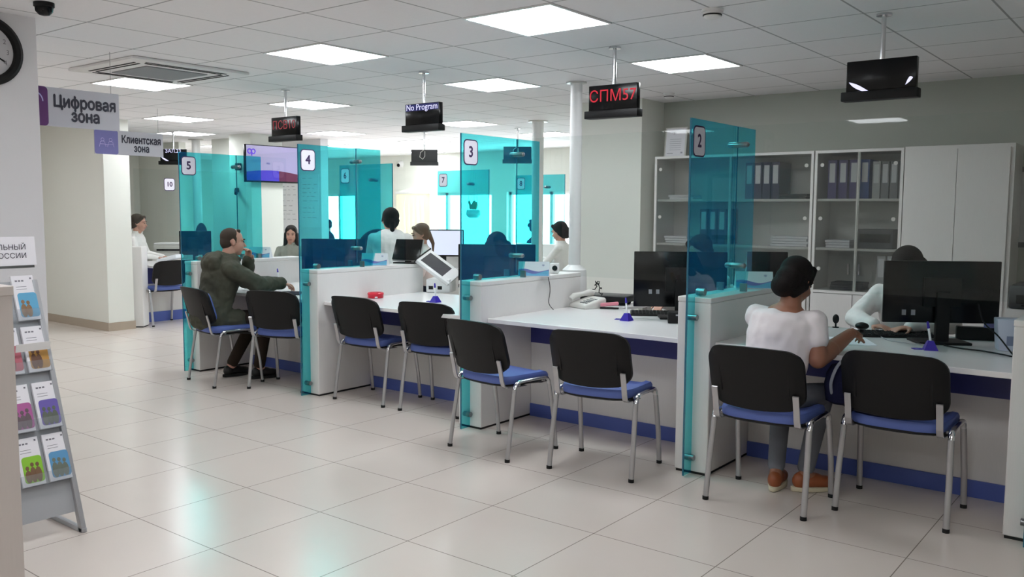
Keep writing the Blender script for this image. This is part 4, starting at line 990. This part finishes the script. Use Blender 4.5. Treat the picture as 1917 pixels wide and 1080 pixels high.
pile(-2.80, 1.176, 4, .32, 'thick sheaf of papers on the second shelf of the left cabinet, right half')
pile(-2.80, 1.586, 2, .28, 'dark folders lying on the top shelf of the left cabinet', M_DARKC)
pile(-2.38, 1.176, 3, .20, 'papers on the second shelf of the middle cabinet')
pile(-2.30, 0.822, 3, .26, 'dark folders on the lowest shelf of the middle cabinet', M_DARKC)
t = thing('printer_tray', 'grey document tray on the second shelf of the middle cabinet', 'tray', (-2.08, 7.58, 1.176))
MB().box(-.14, .14, -.1, .1, 0, .16).build('box', mat('tray_grey', '#55575c', .5), t, False); MB().box(-.12, .12, -.102, -.099, .05, .12).build('opening', M_RUB, t, False)
ce = thing('certificate', 'framed white certificate leaning on top of the left cabinet', 'certificate', (-3.965, 7.57, 1.9852), 0)
CM = Mx(rx=-.12)
MB(CM).box(-.113, .113, 0, .012, 0, .285).build('frame', M_OFFW, ce, False)
MB(CM @ FACE_NY).box(-.10, .10, .012, .273, .0005, .002).build('sheet', M_PAPER, ce, False)
m = MB(CM @ FACE_NY)
for k in range(6): m.box(-.06, .06, .17-.02*k, .173-.02*k, .002, .0025)
m.box(-.085, -.02, .035, .042, .002, .0025); m.box(.06, .08, .035, .05, .002, .0025); m.build('printed_lines', mat('print_soft', '#a5a6b0', .8), ce, False)
loop_logo(CM @ FACE_NY @ Matrix.Translation((-.02, .235, .003)), .016, M_INK, ce, 'printed_logo')
fr = thing('picture_frame', 'grey picture frame on the back wall at the right edge', 'picture frame', (-0.90, 7.779, 1.52))
m = MB(FACE_NY)
for a, b, c, d in ((-.26, .26, .27, .31), (-.26, .26, -.31, -.27), (-.26, -.22, -.27, .27), (.22, .26, -.27, .27)): m.box(a, b, c, d, 0, .022)
m.build('frame', mat('frame_grey', '#6e6d70', .5), fr, False); MB(FACE_NY).box(-.22, .22, -.27, .27, 0, .006).build('picture', mat('picture_pale', '#c2c2c4', .6), fr, False)
t = thing('printer', 'dark printer on a low shelf by the wall at the right edge', 'printer', (-0.73, 7.22, .80))
MB().box(-.3, .3, -.2, .2, 0, .17).bevel(.02).build('body', mat('printer_dark', '#37393b', .45), t); MB().box(-.25, .25, -.203, -.199, .04, .1).build('paper_slot', M_RUB, t, False); MB().box(-.2, .2, -.32, -.2, .03, .042).build('paper_tray', M_BLACK, t, False)
t = thing('low_cabinet', 'low white cabinet under the dark printer at the right edge', 'cabinet', (-0.62, 7.40, 0))
MB().box(-.42, .45, -.37, .37, 0, .798).build('body', M_LAM, t, False); MB().box(-.40, .0, -.386, -.372, .05, .75).build('door', M_LAM, t, False); MB().box(.02, .43, -.386, -.372, .05, .75).build('door', M_LAM, t, False)
# glass cabinet at desk ten
t = thing('glass_cabinet', 'narrow grey glass fronted cabinet against the wall behind desk 10', 'cabinet', (-13.78, 6.98, 0), PI/2)
MB().box(-.5, .5, 0, .4, 0, .8).box(-.5, -.47, 0, .4, .8, 1.95).box(.47, .5, 0, .4, .8, 1.95).box(-.47, .47, 0, .4, 1.92, 1.95).box(-.47, .47, .38, .4, .8, 1.92).build('carcass', M_OFFW, t, False)
for z in (1.18, 1.55): MB().box(-.47, .47, .03, .38, z-.01, z+.01).build('shelf', M_OFFW, t, False)
MB().box(-.46, .46, .006, .012, .81, 1.91).build('glass_door', M_CABG, t, False)
# ---------------------------------------------------------------- people
def remesh(o, v, it=5, fac=0.5):
    r = o.modifiers.new('union', 'REMESH'); r.mode = 'VOXEL'; r.voxel_size = v; r.use_smooth_shade = True
    s = o.modifiers.new('soften', 'SMOOTH'); s.factor = fac; s.iterations = it
    return o
FOLDS = bpy.data.textures.new('cloth_folds', 'CLOUDS'); FOLDS.noise_scale = 0.075; FOLDS.noise_depth = 1
def folds(o, k):
    d = o.modifiers.new('folds', 'DISPLACE'); d.texture = FOLDS; d.strength = k; d.mid_level = 0.5; d.texture_coords = 'LOCAL'
    return o
def lerp(a, b, t): return Vector(a).lerp(Vector(b), t)
def spine_pts(P, n):
    a, b, c = Vector(P['hip']), Vector(P['chest']), Vector(P['neck']); out = []
    for k in range(n):
        t = k/(n-1)
        if t < .62: out.append(a.lerp(b, t/.62))
        else: out.append(b.lerp(c, (t-.62)/.38))
    # soften the corner
    for _ in range(2): out = [out[0]]+[(out[i-1]+out[i]*2+out[i+1])/4 for i in range(1, n-1)]+[out[-1]]
    return out
def torso(mb, P, w, add, lo=0.0, hi=1.0, n=40):
    keys = [(0, .165, .115), (.3, .140, .100), (.62, .165, .118), (.80, .168, .108), (.92, .132, .085), (1, .062, .060)]
    sp = spine_pts(P, n); ax = Vector(P.get('side', (1, 0, 0))).normalized()
    for k, p in enumerate(sp):
        t = k/(n-1)
        if t < lo or t > hi: continue
        for (t0, a0, b0), (t1, a1, b1) in zip(keys, keys[1:]):
            if t0 <= t <= t1:
                f = (t-t0)/(t1-t0); rx, ry = a0+(a1-a0)*f, b0+(b1-b0)*f; break
        u = (sp[min(k+1, n-1)]-sp[max(k-1, 0)]).normalized(); y = u.cross(ax).normalized(); x = y.cross(u)
        R = Matrix((x, y, u)).transposed()
        mb.ell(p, (rx*w+add, ry*w+add, .055+add*.5), R, 18, 10)
def add_hand(mb, wr, d, n, side, curl=0.5, sc=1.0, thumb=0.6, flat=False):
    """d: along the hand, n: out of the palm, side: +1 when the thumb lies along d x n"""
    d = Vector(d).normalized(); n = Vector(n); n = (n-d*n.dot(d)).normalized(); s = d.cross(n)*side; wr = Vector(wr)
    R = Matrix((s, d, n)).transposed()
    mb.ell(wr+d*.048*sc, (.041*sc, .054*sc, .015*sc), R, 14, 10); mb.ell(wr+d*.015*sc, (.028*sc, .035*sc, .018*sc), R, 12, 8)
    for off, L in ((.030, .072), (.010, .080), (-.011, .074), (-.030, .058)):
        p = wr+d*.088*sc+s*off*sc; a = 0.12; seg = L*sc/3
        r = .0092*sc
        for q in range(3):
            a += curl*(.75 if q else .5)
            e = p+(d*math.cos(a)+n*math.sin(a)+s*off*.8)*seg*1.05
            mb.cap(p, e, r, r*.9, 10); p = e; r *= .9
    p = wr+d*.028*sc+s*.034*sc; v1 = (d*.62+s*.72+n*.28*(.3+thumb)).normalized(); e = p+v1*.036*sc
    mb.cap(p, e, .0125*sc, .011*sc, 10); v2 = (d*.9+s*.2+n*thumb*.8).normalized(); mb.cap(e, e+v2*.032*sc, .0105*sc, .009*sc, 10)
def sit(**k):
    P = dict(hip=(0, 0, .545), chest=(0, .045, .86), neck=(0, .07, 1.02), head=(0, .095, 1.17),
             shL=(-.165, .05, .965), shR=(.165, .05, .965), elL=(-.215, .14, .74), elR=(.215, .14, .74), wrL=(-.14, .36, .79), wrR=(.14, .36, .79),
             hdL=(.35, .9, -.1), hdR=(-.35, .9, -.1), nL=(0, 0, -1), nR=(0, 0, -1), curlL=.45, curlR=.45,
             hpL=(-.09, .02, .53), hpR=(.09, .02, .53), knL=(-.11, .42, .51), knR=(.11, .42, .51), anL=(-.11, .40, .085), anR=(.11, .40, .085), toL=(-.12, .53, .035), toR=(.12, .53, .035))
    P.update(k); return P
def stand(**k):
    P = sit(hip=(0, 0, .88), chest=(0, .03, 1.14), neck=(0, .05, 1.29), head=(0, .08, 1.41), shL=(-.16, .03, 1.235), shR=(.16, .03, 1.235),
            elL=(-.2, .06, .97), elR=(.2, .06, .97), wrL=(-.16, .26, .88), wrR=(.16, .26, .88),
            hpL=(-.085, 0, .84), hpR=(.085, 0, .84), knL=(-.09, .02, .46), knR=(.09, .02, .46), anL=(-.09, 0, .085), anR=(.09, 0, .085), toL=(-.1, .13, .035), toR=(.1, .13, .035))
    P.update(k); return P
def person(label, loc, rz, P, top, bottom, shoes, hair, hmat, skin=None, sleeve=1.0, w=0.92, vox=0.009, hy=0.0, hp=0.1, hr=0.0, hood=False, coat=0.0, sole=None, loose=0.0, collar=True, hs=1.0, hi=.93, dolman=False, smooth=5, armw=1.0, nkf=.40, fold=.012):
    skin = skin or M_SKIN
    H = Matrix.Rotation(hy, 3, 'Z') @ Matrix.Rotation(-hp, 3, 'X') @ Matrix.Rotation(hr, 3, 'Y')
    hc = Vector(P['head'])
    def h(x, y, z): return hc+H @ Vector((x*hs, y*hs, z*hs))
    mb = MB()
    # ---- one continuous body: head, neck, torso, arms, hands, legs
    mb.ell(h(0, -.015, .03), (.073*hs, .092*hs, .085*hs), H, 24, 16); mb.ell(h(0, .030, -.03), (.060*hs, .060*hs, .075*hs), H, 20, 14)
    mb.ell(h(0, .048, -.085), (.030*hs, .030*hs, .026*hs), H, 14, 10); mb.cap(h(0, .082, .008), h(0, .104, -.026), .0075*hs, .0125*hs, 10)
    for s in (-1, 1):
        mb.ell(h(s*.074, -.008, -.006), (.010*hs, .020*hs, .030*hs), H, 12, 8); mb.ell(h(s*.036, .058, -.032), (.024*hs, .024*hs, .026*hs), H, 12, 8)
        mb.ell(h(s*.030, .070, .026), (.026*hs, .014*hs, .010*hs), H, 12, 8)
    mb.cap(h(-.018, .085, -.058), h(.018, .085, -.058), .008*hs, .008*hs, 8)
    mb.cap(h(0, -.022, -.05), P['neck'], .056*w, .062*w, 16)
    torso(mb, P, w, -.012)
    for S in 'LR':
        sg = -1 if S == 'L' else 1
        mb.cap(lerp(P['neck'], P['sh'+S], .3)-Vector((0, 0, .02)), P['sh'+S], .040*w, .040*w, 14)
        mb.cap(P['sh'+S], P['el'+S], .044*w*armw, .040*w*armw, 16); mb.cap(P['el'+S], lerp(P['el'+S], P['wr'+S], .35), .041*w*armw, .043*w*armw, 16)
        mb.cap(lerp(P['el'+S], P['wr'+S], .35), P['wr'+S], .042*w*armw, .027*w*armw, 16)
        add_hand(mb, P['wr'+S], P['hd'+S], P['n'+S], -sg, P['curl'+S], .97*w+.05)
        mb.cap(P['hp'+S], P['kn'+S], .076*w, .052*w, 16); mb.cap(P['kn'+S], P['an'+S], .052*w, .033*w, 16); mb.cap(P['an'+S], P['to'+S], .034, .026, 12)
    body = remesh(mb.build('person', skin), vox); body.location = loc; body.rotation_euler = (0, 0, rz); tag(body, label, 'person')
    # ---- face details
    m = MB()
    for s in (-1, 1): m.ell(h(s*.030, .0835, .010), (.012*hs, .007*hs, .0065*hs), H, 12, 8)
    m.build('eyes', M_EYE, body)
    m = MB()
    for s in (-1, 1): m.tube([h(s*.014, .092, .028), h(s*.032, .089, .034), h(s*.050, .074, .028)], .0035*hs, 6)
    m.build('eyebrows', hmat, body)
    MB().tube([h(-.022, .086, -.057), h(-.010, .0945, -.055), h(.010, .0945, -.055), h(.022, .086, -.057)], [.003, .0055, .0055, .003], 8).build('lips', M_LIP, body)
    # ---- hair
    m = MB()
    if hair == 'short':
        m.ell(h(0, -.030, .044), (.0765*hs, .086*hs, .075*hs), H, 24, 16); m.ell(h(0, -.050, .0), (.070*hs, .062*hs, .075*hs), H, 20, 12)
        for s in (-1, 1): m.cap(h(s*.071, .006, .03), h(s*.070, .010, -.004), .012*hs, .008*hs)
        m.cap(h(-.028, .035, .098), h(.028, .035, .098), .017*hs, .017*hs)
    else:
        m.ell(h(0, -.030, .044), (.083*hs, .098*hs, .086*hs), H, 24, 16); m.ell(h(0, -.050, -.01), (.078*hs, .070*hs, .080*hs), H, 20, 12)
        for s in (-1, 1): m.cap(h(s*.040, .045, .085), h(s*.076, -.005, .0), .026*hs, .016*hs)
    if hair == 'bun':
        m.ell(h(-.012, -.092, -.055), (.066*hs, .060*hs, .062*hs), H, 18, 12); m.ell(h(0, -.085, -.01), (.072*hs, .06*hs, .07*hs), H, 16, 10)
        for s in (-1, 1): m.cap(h(s*.066, -.03, -.03), h(s*.045, -.065, -.085), .026*hs, .022*hs)
    if hair == 'braid':
        p = h(0, -.105, -.02)
        for k in range(9):
            q = p+Vector((0.004*math.sin(k*2), -.006 if k < 3 else .004, -.030)); m.ell((p+q)/2, (.030-.0018*k, .026-.0012*k, .024)); p = q
    if hair == 'ponytail': m.cap(h(0, -.10, .0), h(0, -.125, -.14), .034*hs, .022*hs); m.cap(h(0, -.125, -.14), h(0, -.10, -.24), .022*hs, .010*hs)
    if hair == 'long':
        for s in (-1, 1):
            m.cap(h(s*.068, .005, .01), h(s*.076, .012, -.13), .026*hs, .030*hs); m.cap(h(s*.076, .012, -.13), h(s*.085, .03, -.25), .030*hs, .018*hs)
            m.cap(h(s*.05, -.07, -.02), h(s*.055, -.08, -.22), .05*hs, .035*hs)
        m.cap(h(0, -.08, -.02), h(0, -.09, -.24), .055*hs, .04*hs)
    if hair == 'curly':
        rnd = random.Random(5)
        for k in range(40):
            a = rnd.random()*2*PI; b = rnd.random()*1.9
            v = Vector((math.sin(b)*math.cos(a)*.095, math.sin(b)*math.sin(a)*.10-.03, math.cos(b)*.09+.04))
            if v.y > .05 and v.z < .06: continue
            m.ell(h(*v), (.026, .026, .026), None, 8, 6)
    remesh(m.build('hair', hmat, body), min(vox, .007), 3)
    # ---- top
    m = MB(); add = .014+loose
    torso(m, P, w, add, 0.0, hi)
    for S in 'LR':
        nk = lerp(P['neck'], P['sh'+S], nkf)-Vector((0, 0, .030)); arm = lerp(P['sh'+S], P['el'+S], min(.5, sleeve*.8))
        m.cap(nk, P['sh'+S], .046*w+loose, .052*w+loose, 16)
        m.cap(lerp(lerp(P['chest'], P['neck'], .25), P['sh'+S], .62), arm, .070*w+loose*.5, .046*w+loose*.5, 16)      # armpit
        if dolman:
            for q in (.0, .5): m.cap(lerp(lerp(P['hip'], P['chest'], .75), lerp(P['chest'], P['neck'], .5), q)+Vector(((-1 if S == 'L' else 1)*.10, 0, 0)), lerp(P['sh'+S], P['el'+S], .10+.15*(1-q)), .065, .055, 14)
        if sleeve >= 1:
            m.cap(P['sh'+S], P['el'+S], .053*w+loose, .050*w+loose, 16); m.cap(P['el'+S], lerp(P['el'+S], P['wr'+S], .97), .052*w+loose, .036*w+loose*.7, 16)
            f = lerp(P['el'+S], P['wr'+S], .92); m.cap(f, P['wr'+S], .037*w+loose*.8, .037*w+loose*.8, 14)
        else: m.cap(P['sh'+S], lerp(P['sh'+S], P['el'+S], sleeve), .050*w+loose, .056*w+loose, 16)
    if coat:
        for S in 'LR': m.cap(P['hp'+S], lerp(P['hp'+S], P['kn'+S], .35), .115, .095, 16)
        m.ell(Vector(P['hip'])+Vector((0, -.03, -.02)), (.20, .15, .10))
        m.ell(Vector(P['hip'])+Vector((0, -.02, .10)), (.19, .145, .14))
    if hood:
        b = Vector(P['neck'])
        m.cap(b+Vector((-.10, .01, .0)), b+Vector((0, -.085, .02)), .045, .055); m.cap(b+Vector((.10, .01, .0)), b+Vector((0, -.085, .02)), .045, .055)
        m.ell(b+Vector((0, -.140, -.035)), (.165, .070, .095)); m.ell(b+Vector((0, -.10, .02)), (.12, .05, .05)); m.cap(b+Vector((-.09, .03, .015)), b+Vector((-.03, .085, -.005)), .035, .03); m.cap(b+Vector((.09, .03, .015)), b+Vector((.03, .085, -.005)), .035, .03)
    if collar and not hood:
        b = lerp(P['neck'], P['head'], .16)
        for k in range(10):
            a = 2*PI*k/12+.55*PI+.2; m.ell(b+Vector((.060*w*math.cos(a), .060*w*math.sin(a), 0)), (.016, .016, .022), None, 8, 6)
    folds(remesh(m.build('jacket' if coat else 'shirt', top, body), vox, smooth), fold)
    # ---- trousers and shoes
    m = MB()
    m.ell(Vector(P['hip'])+Vector((0, 0, -.015)), (.168*w+.01, .125*w+.01, .10)); 
    for S in 'LR':
        m.cap(P['hp'+S], P['kn'+S], .088*w, .064*w, 18); m.cap(P['kn'+S], lerp(P['kn'+S], P['an'+S], .90), .064*w, .050*w, 16)
    remesh(m.build('trousers', bottom, body), vox, 4)
    for S in 'LR':
        a, t_ = Vector(P['an'+S]), Vector(P['to'+S]); d = (t_-a); d.z = 0; d.normalize(); sx = Vector((d.y, -d.x, 0)); R = Matrix((sx, d, Vector((0, 0, 1)))).transposed()
        base = Vector((a.x, a.y, 0)) if True else a; zz = a.z-.085
        m = MB(); m.ell(base+Vector((0, 0, .055+zz))-d*.015, (.038, .050, .050), R, 16, 10); m.ell(base+d*.10+Vector((0, 0, .045+zz)), (.044, .085, .034), R, 16, 10); m.ell(base+d*.045+Vector((0, 0, .055+zz)), (.040, .07, .042), R, 16, 10)
        sh = remesh(m.build('shoe', shoes, body), .007, 4)
        n = 28; pr = []
        for k in range(n):
            q = 2*PI*k/n; pr.append((math.cos(q)*(.046 if math.sin(q) > -.3 else .040), .055+math.sin(q)*.128))
        rings = [[tuple(base+sx*x+d*y+Vector((0, 0, z+zz))) for x, y in pr] for z in (0.002, .026)]
        MB().rings(rings).bevel(.004).build('sole', sole or M_RUB, sh)
    return body

man = person('man in an olive hooded parka seated before the plate 5 partition, hand at his chin', (-6.575, 4.275, 0), -0.22,
    sit(hip=(0, -.02, .56), chest=(0, .07, .89), neck=(0, .13, 1.045), head=(.0, .185, 1.19),
        shL=(-.19, .09, .965), shR=(.19, .09, .965), elL=(-.19, .37, .84), wrL=(-.055, .34, 1.02), hdL=(.30, -.10, .9), nL=(.5, -.9, 0), curlL=.8,
        elR=(.25, .29, .835), wrR=(.15, .54, .825), hdR=(-.25, .9, -.15), nR=(0, 0, -1), curlR=.5,
        anL=(-.12, .18, .085), toL=(-.13, .31, .035), anR=(.12, .34, .085), toR=(.13, .47, .035)),
    M_PARKA, M_TROUS, M_SHOEB, 'short', M_HBROWN, M_SKIN, 1.0, 1.0, .007, hy=-0.22, hp=.10, hood=True, coat=1, loose=.026, fold=.022)
woman = person('woman in a white T-shirt seated at the rightmost desk, seen from behind', (-1.668, 4.30, 0), 0.0,
    sit(hip=(-.01, -.01, .545), chest=(.0, .085, .82), neck=(.03, .135, .985), head=(.035, .200, 1.110),
        shL=(-.145, .125, .925), shR=(.165, .115, .920), elL=(-.165, .36, .805), wrL=(-.02, .50, .805), hdL=(.8, .5, -.05), nL=(0, 0, -1),
        elR=(.200, .080, .735), wrR=(.250, .430, .832), hdR=(.10, .97, .02), nR=(-.5, 0, -.85), curlR=.75,
        knL=(-.10, .41, .50), knR=(.13, .40, .50), anL=(-.03, .165, .085), anR=(.10, .23, .085), toL=(-.05, .29, .035), toR=(.20, .33, .035)),
    M_TSHIRT, M_GTROUS, M_SHOEO, 'bun', M_HDARK, M_SKIN2, .45, .92, .006, hy=-.15, hp=.42, hr=.06, sole=M_SOLE, loose=.016, collar=False, hi=.80, dolman=True, smooth=12, armw=1.25, nkf=.62, fold=.014)
t = thing('handheld_device', 'round black device in the right hand of the woman in the T-shirt', 'handheld device', (-1.400, 4.865, .862), .3)
MB().ell((0, 0, 0), (.036, .040, .020)).build('body', M_BLACK, t); MB().cyl((0, 0, -.035), (0, 0, -.01), .013).build('grip', M_BLACK, t)
person('clerk in a white blouse writing behind the large monitor', (-1.42, 5.96, 0), PI+.12,
    sit(hip=(0, 0, .55), chest=(0, .10, .86), neck=(0, .17, 1.01), head=(0, .245, 1.115), shL=(-.17, .13, .96), shR=(.17, .13, .96),
        elR=(.29, .26, .81), wrR=(.15, .46, .795), hdR=(-.8, .5, -.05), elL=(-.26, .28, .81), wrL=(-.06, .46, .795), hdL=(.7, .6, -.05)),
    M_BLOUSE, M_DARKC, M_SHOEB, 'long', M_HDARK, None, 1.0, .95, .008, hp=.75, loose=.012, hs=1.12)
person('clerk with dark hair and a pale blouse seen through the plate 2 screen', (-2.86, 6.08, 0), PI-.25,
    sit(chest=(0, .06, .86), head=(0, .14, 1.17)), M_BLOUSE, M_DARKC, M_SHOEB, 'ponytail', M_HDARK, None, 1.0, .95, .009, hp=.35)
person('clerk with long dark hair and a dark jacket seen through the plate 3 screen', (-4.78, 5.98, 0), PI+.3,
    sit(chest=(0, .06, .87), neck=(0, .09, 1.03), head=(0, .15, 1.14)), M_DARKC, M_DARKC, M_SHOEB, 'long', M_HDARK, None, 1.0, .97, .009, hp=.6, hs=1.08)
person('woman with a long dark braid and white shirt behind the plate 4 partition', (-6.15, 5.94, 0), 0.62,
    stand(neck=(0, .06, 1.24), head=(-.01, .10, 1.365), shL=(-.16, .03, 1.19), shR=(.16, .03, 1.19), elL=(-.22, .16, 1.0), wrL=(-.10, .36, .98), elR=(.22, .16, 1.0), wrR=(.10, .36, .98)), M_BLOUSE, M_DARKC, M_SHOEB, 'braid', M_HDARK, None, 1.0, .95, .008, hy=.35, hp=.18, loose=.012)
person('woman with long dark hair in a grey patterned blouse below the wall notices', (-9.72, 7.55, 0), -PI/2-.75,
    sit(head=(0, .10, 1.13), neck=(0, .07, .99), chest=(0, .05, .84), shL=(-.16, .05, .93), shR=(.16, .05, .93)), M_PATT, M_DARKC, M_SHOEB, 'long', M_HDARK, None, 1.0, .9, .009, hp=.12)
person('woman in a pale pink shirt seated beyond the braided woman', (-7.08, 7.46, 0), PI/2+1.0,
    sit(head=(0, .10, 1.19), neck=(0, .07, 1.04), shL=(-.16, .05, .98), shR=(.16, .05, .98)), M_PINKS, M_DARKC, M_SHOEB, 'ponytail', M_HLIGHT, None, 1.0, .9, .009, hp=.25)
person('woman in a white shirt seated by the white pipe at the back', (-6.18, 9.02, 0), PI/2+.1,
    sit(head=(0, .12, 1.21), neck=(0, .09, 1.06), shL=(-.16, .05, 1.0), shR=(.16, .05, 1.0), elL=(-.2, .2, .82), elR=(.2, .2, .82), wrL=(-.14, .44, .85), wrR=(.14, .44, .85)), M_BLOUSE, M_DARKC, M_SHOEB, 'bun', M_HDARK, None, 1.0, .9, .009, hp=.3)
person('clerk in a white shirt with hair tied back, seated at desk 10', (-11.58, 6.30, 0), -.85,
    sit(head=(0, .09, 1.27), neck=(0, .06, 1.12), chest=(0, .04, .93), shL=(-.16, .05, 1.05), shR=(.16, .05, 1.05), elL=(-.2, .12, .84), elR=(.2, .12, .84), wrL=(-.12, .36, .80), wrR=(.12, .36, .80)), M_BLOUSE, M_DARKC, M_SHOEB, 'ponytail', M_HBROWN, None, 1.0, .92, .009, hp=.12)
person('visitor seated before the bright window, seen through the plate 4 screen', (-12.97, 11.0, 0), PI*.75, sit(), M_DARKC, M_DARKC, M_SHOEB, 'short', M_HDARK, None, 1.0, .95, .011)
person('visitor with curly hair seated behind the plate 8 screen', (-8.45, 11.3, 0), -PI/2+.2, sit(head=(0, .09, 1.20)), M_DARKC, M_DARKC, M_SHOEB, 'curly', M_HDARK, None, 1.0, .95, .011)
# stools for the seated people whose chairs the view hardly shows
def stool(x, y, rz, label):
    t = thing('desk_stool', label, 'stool', (x, y, 0), rz, 'seats behind the desks')
    MB().ell((0, 0, .425), (.20, .19, .030)).build('seat', M_DARKC, t)
    MB().cyl((0, 0, .03), (0, 0, .41), .03).build('post', M_BLACK, t); MB().lathe([(.22, 0), (.22, .015), (.04, .04)], 20).build('base', M_BLACK, t)
for x, y, l in ((-1.36, 5.98, 'dark stool under the clerk behind the large monitor'), (-2.86, 6.08, 'dark stool under the clerk behind the plate 2 screen'), (-4.78, 5.98, 'dark stool under the clerk with the dark jacket'),
                (-9.72, 7.55, 'dark stool under the woman in the grey blouse'), (-7.08, 7.46, 'dark stool under the woman in pale pink'), (-6.18, 9.02, 'dark stool under the woman by the pipe'),
                (-12.97, 11.0, 'dark stool under the visitor before the window'), (-8.45, 11.3, 'dark stool under the curly haired visitor')):
    stool(x, y, 0, l)
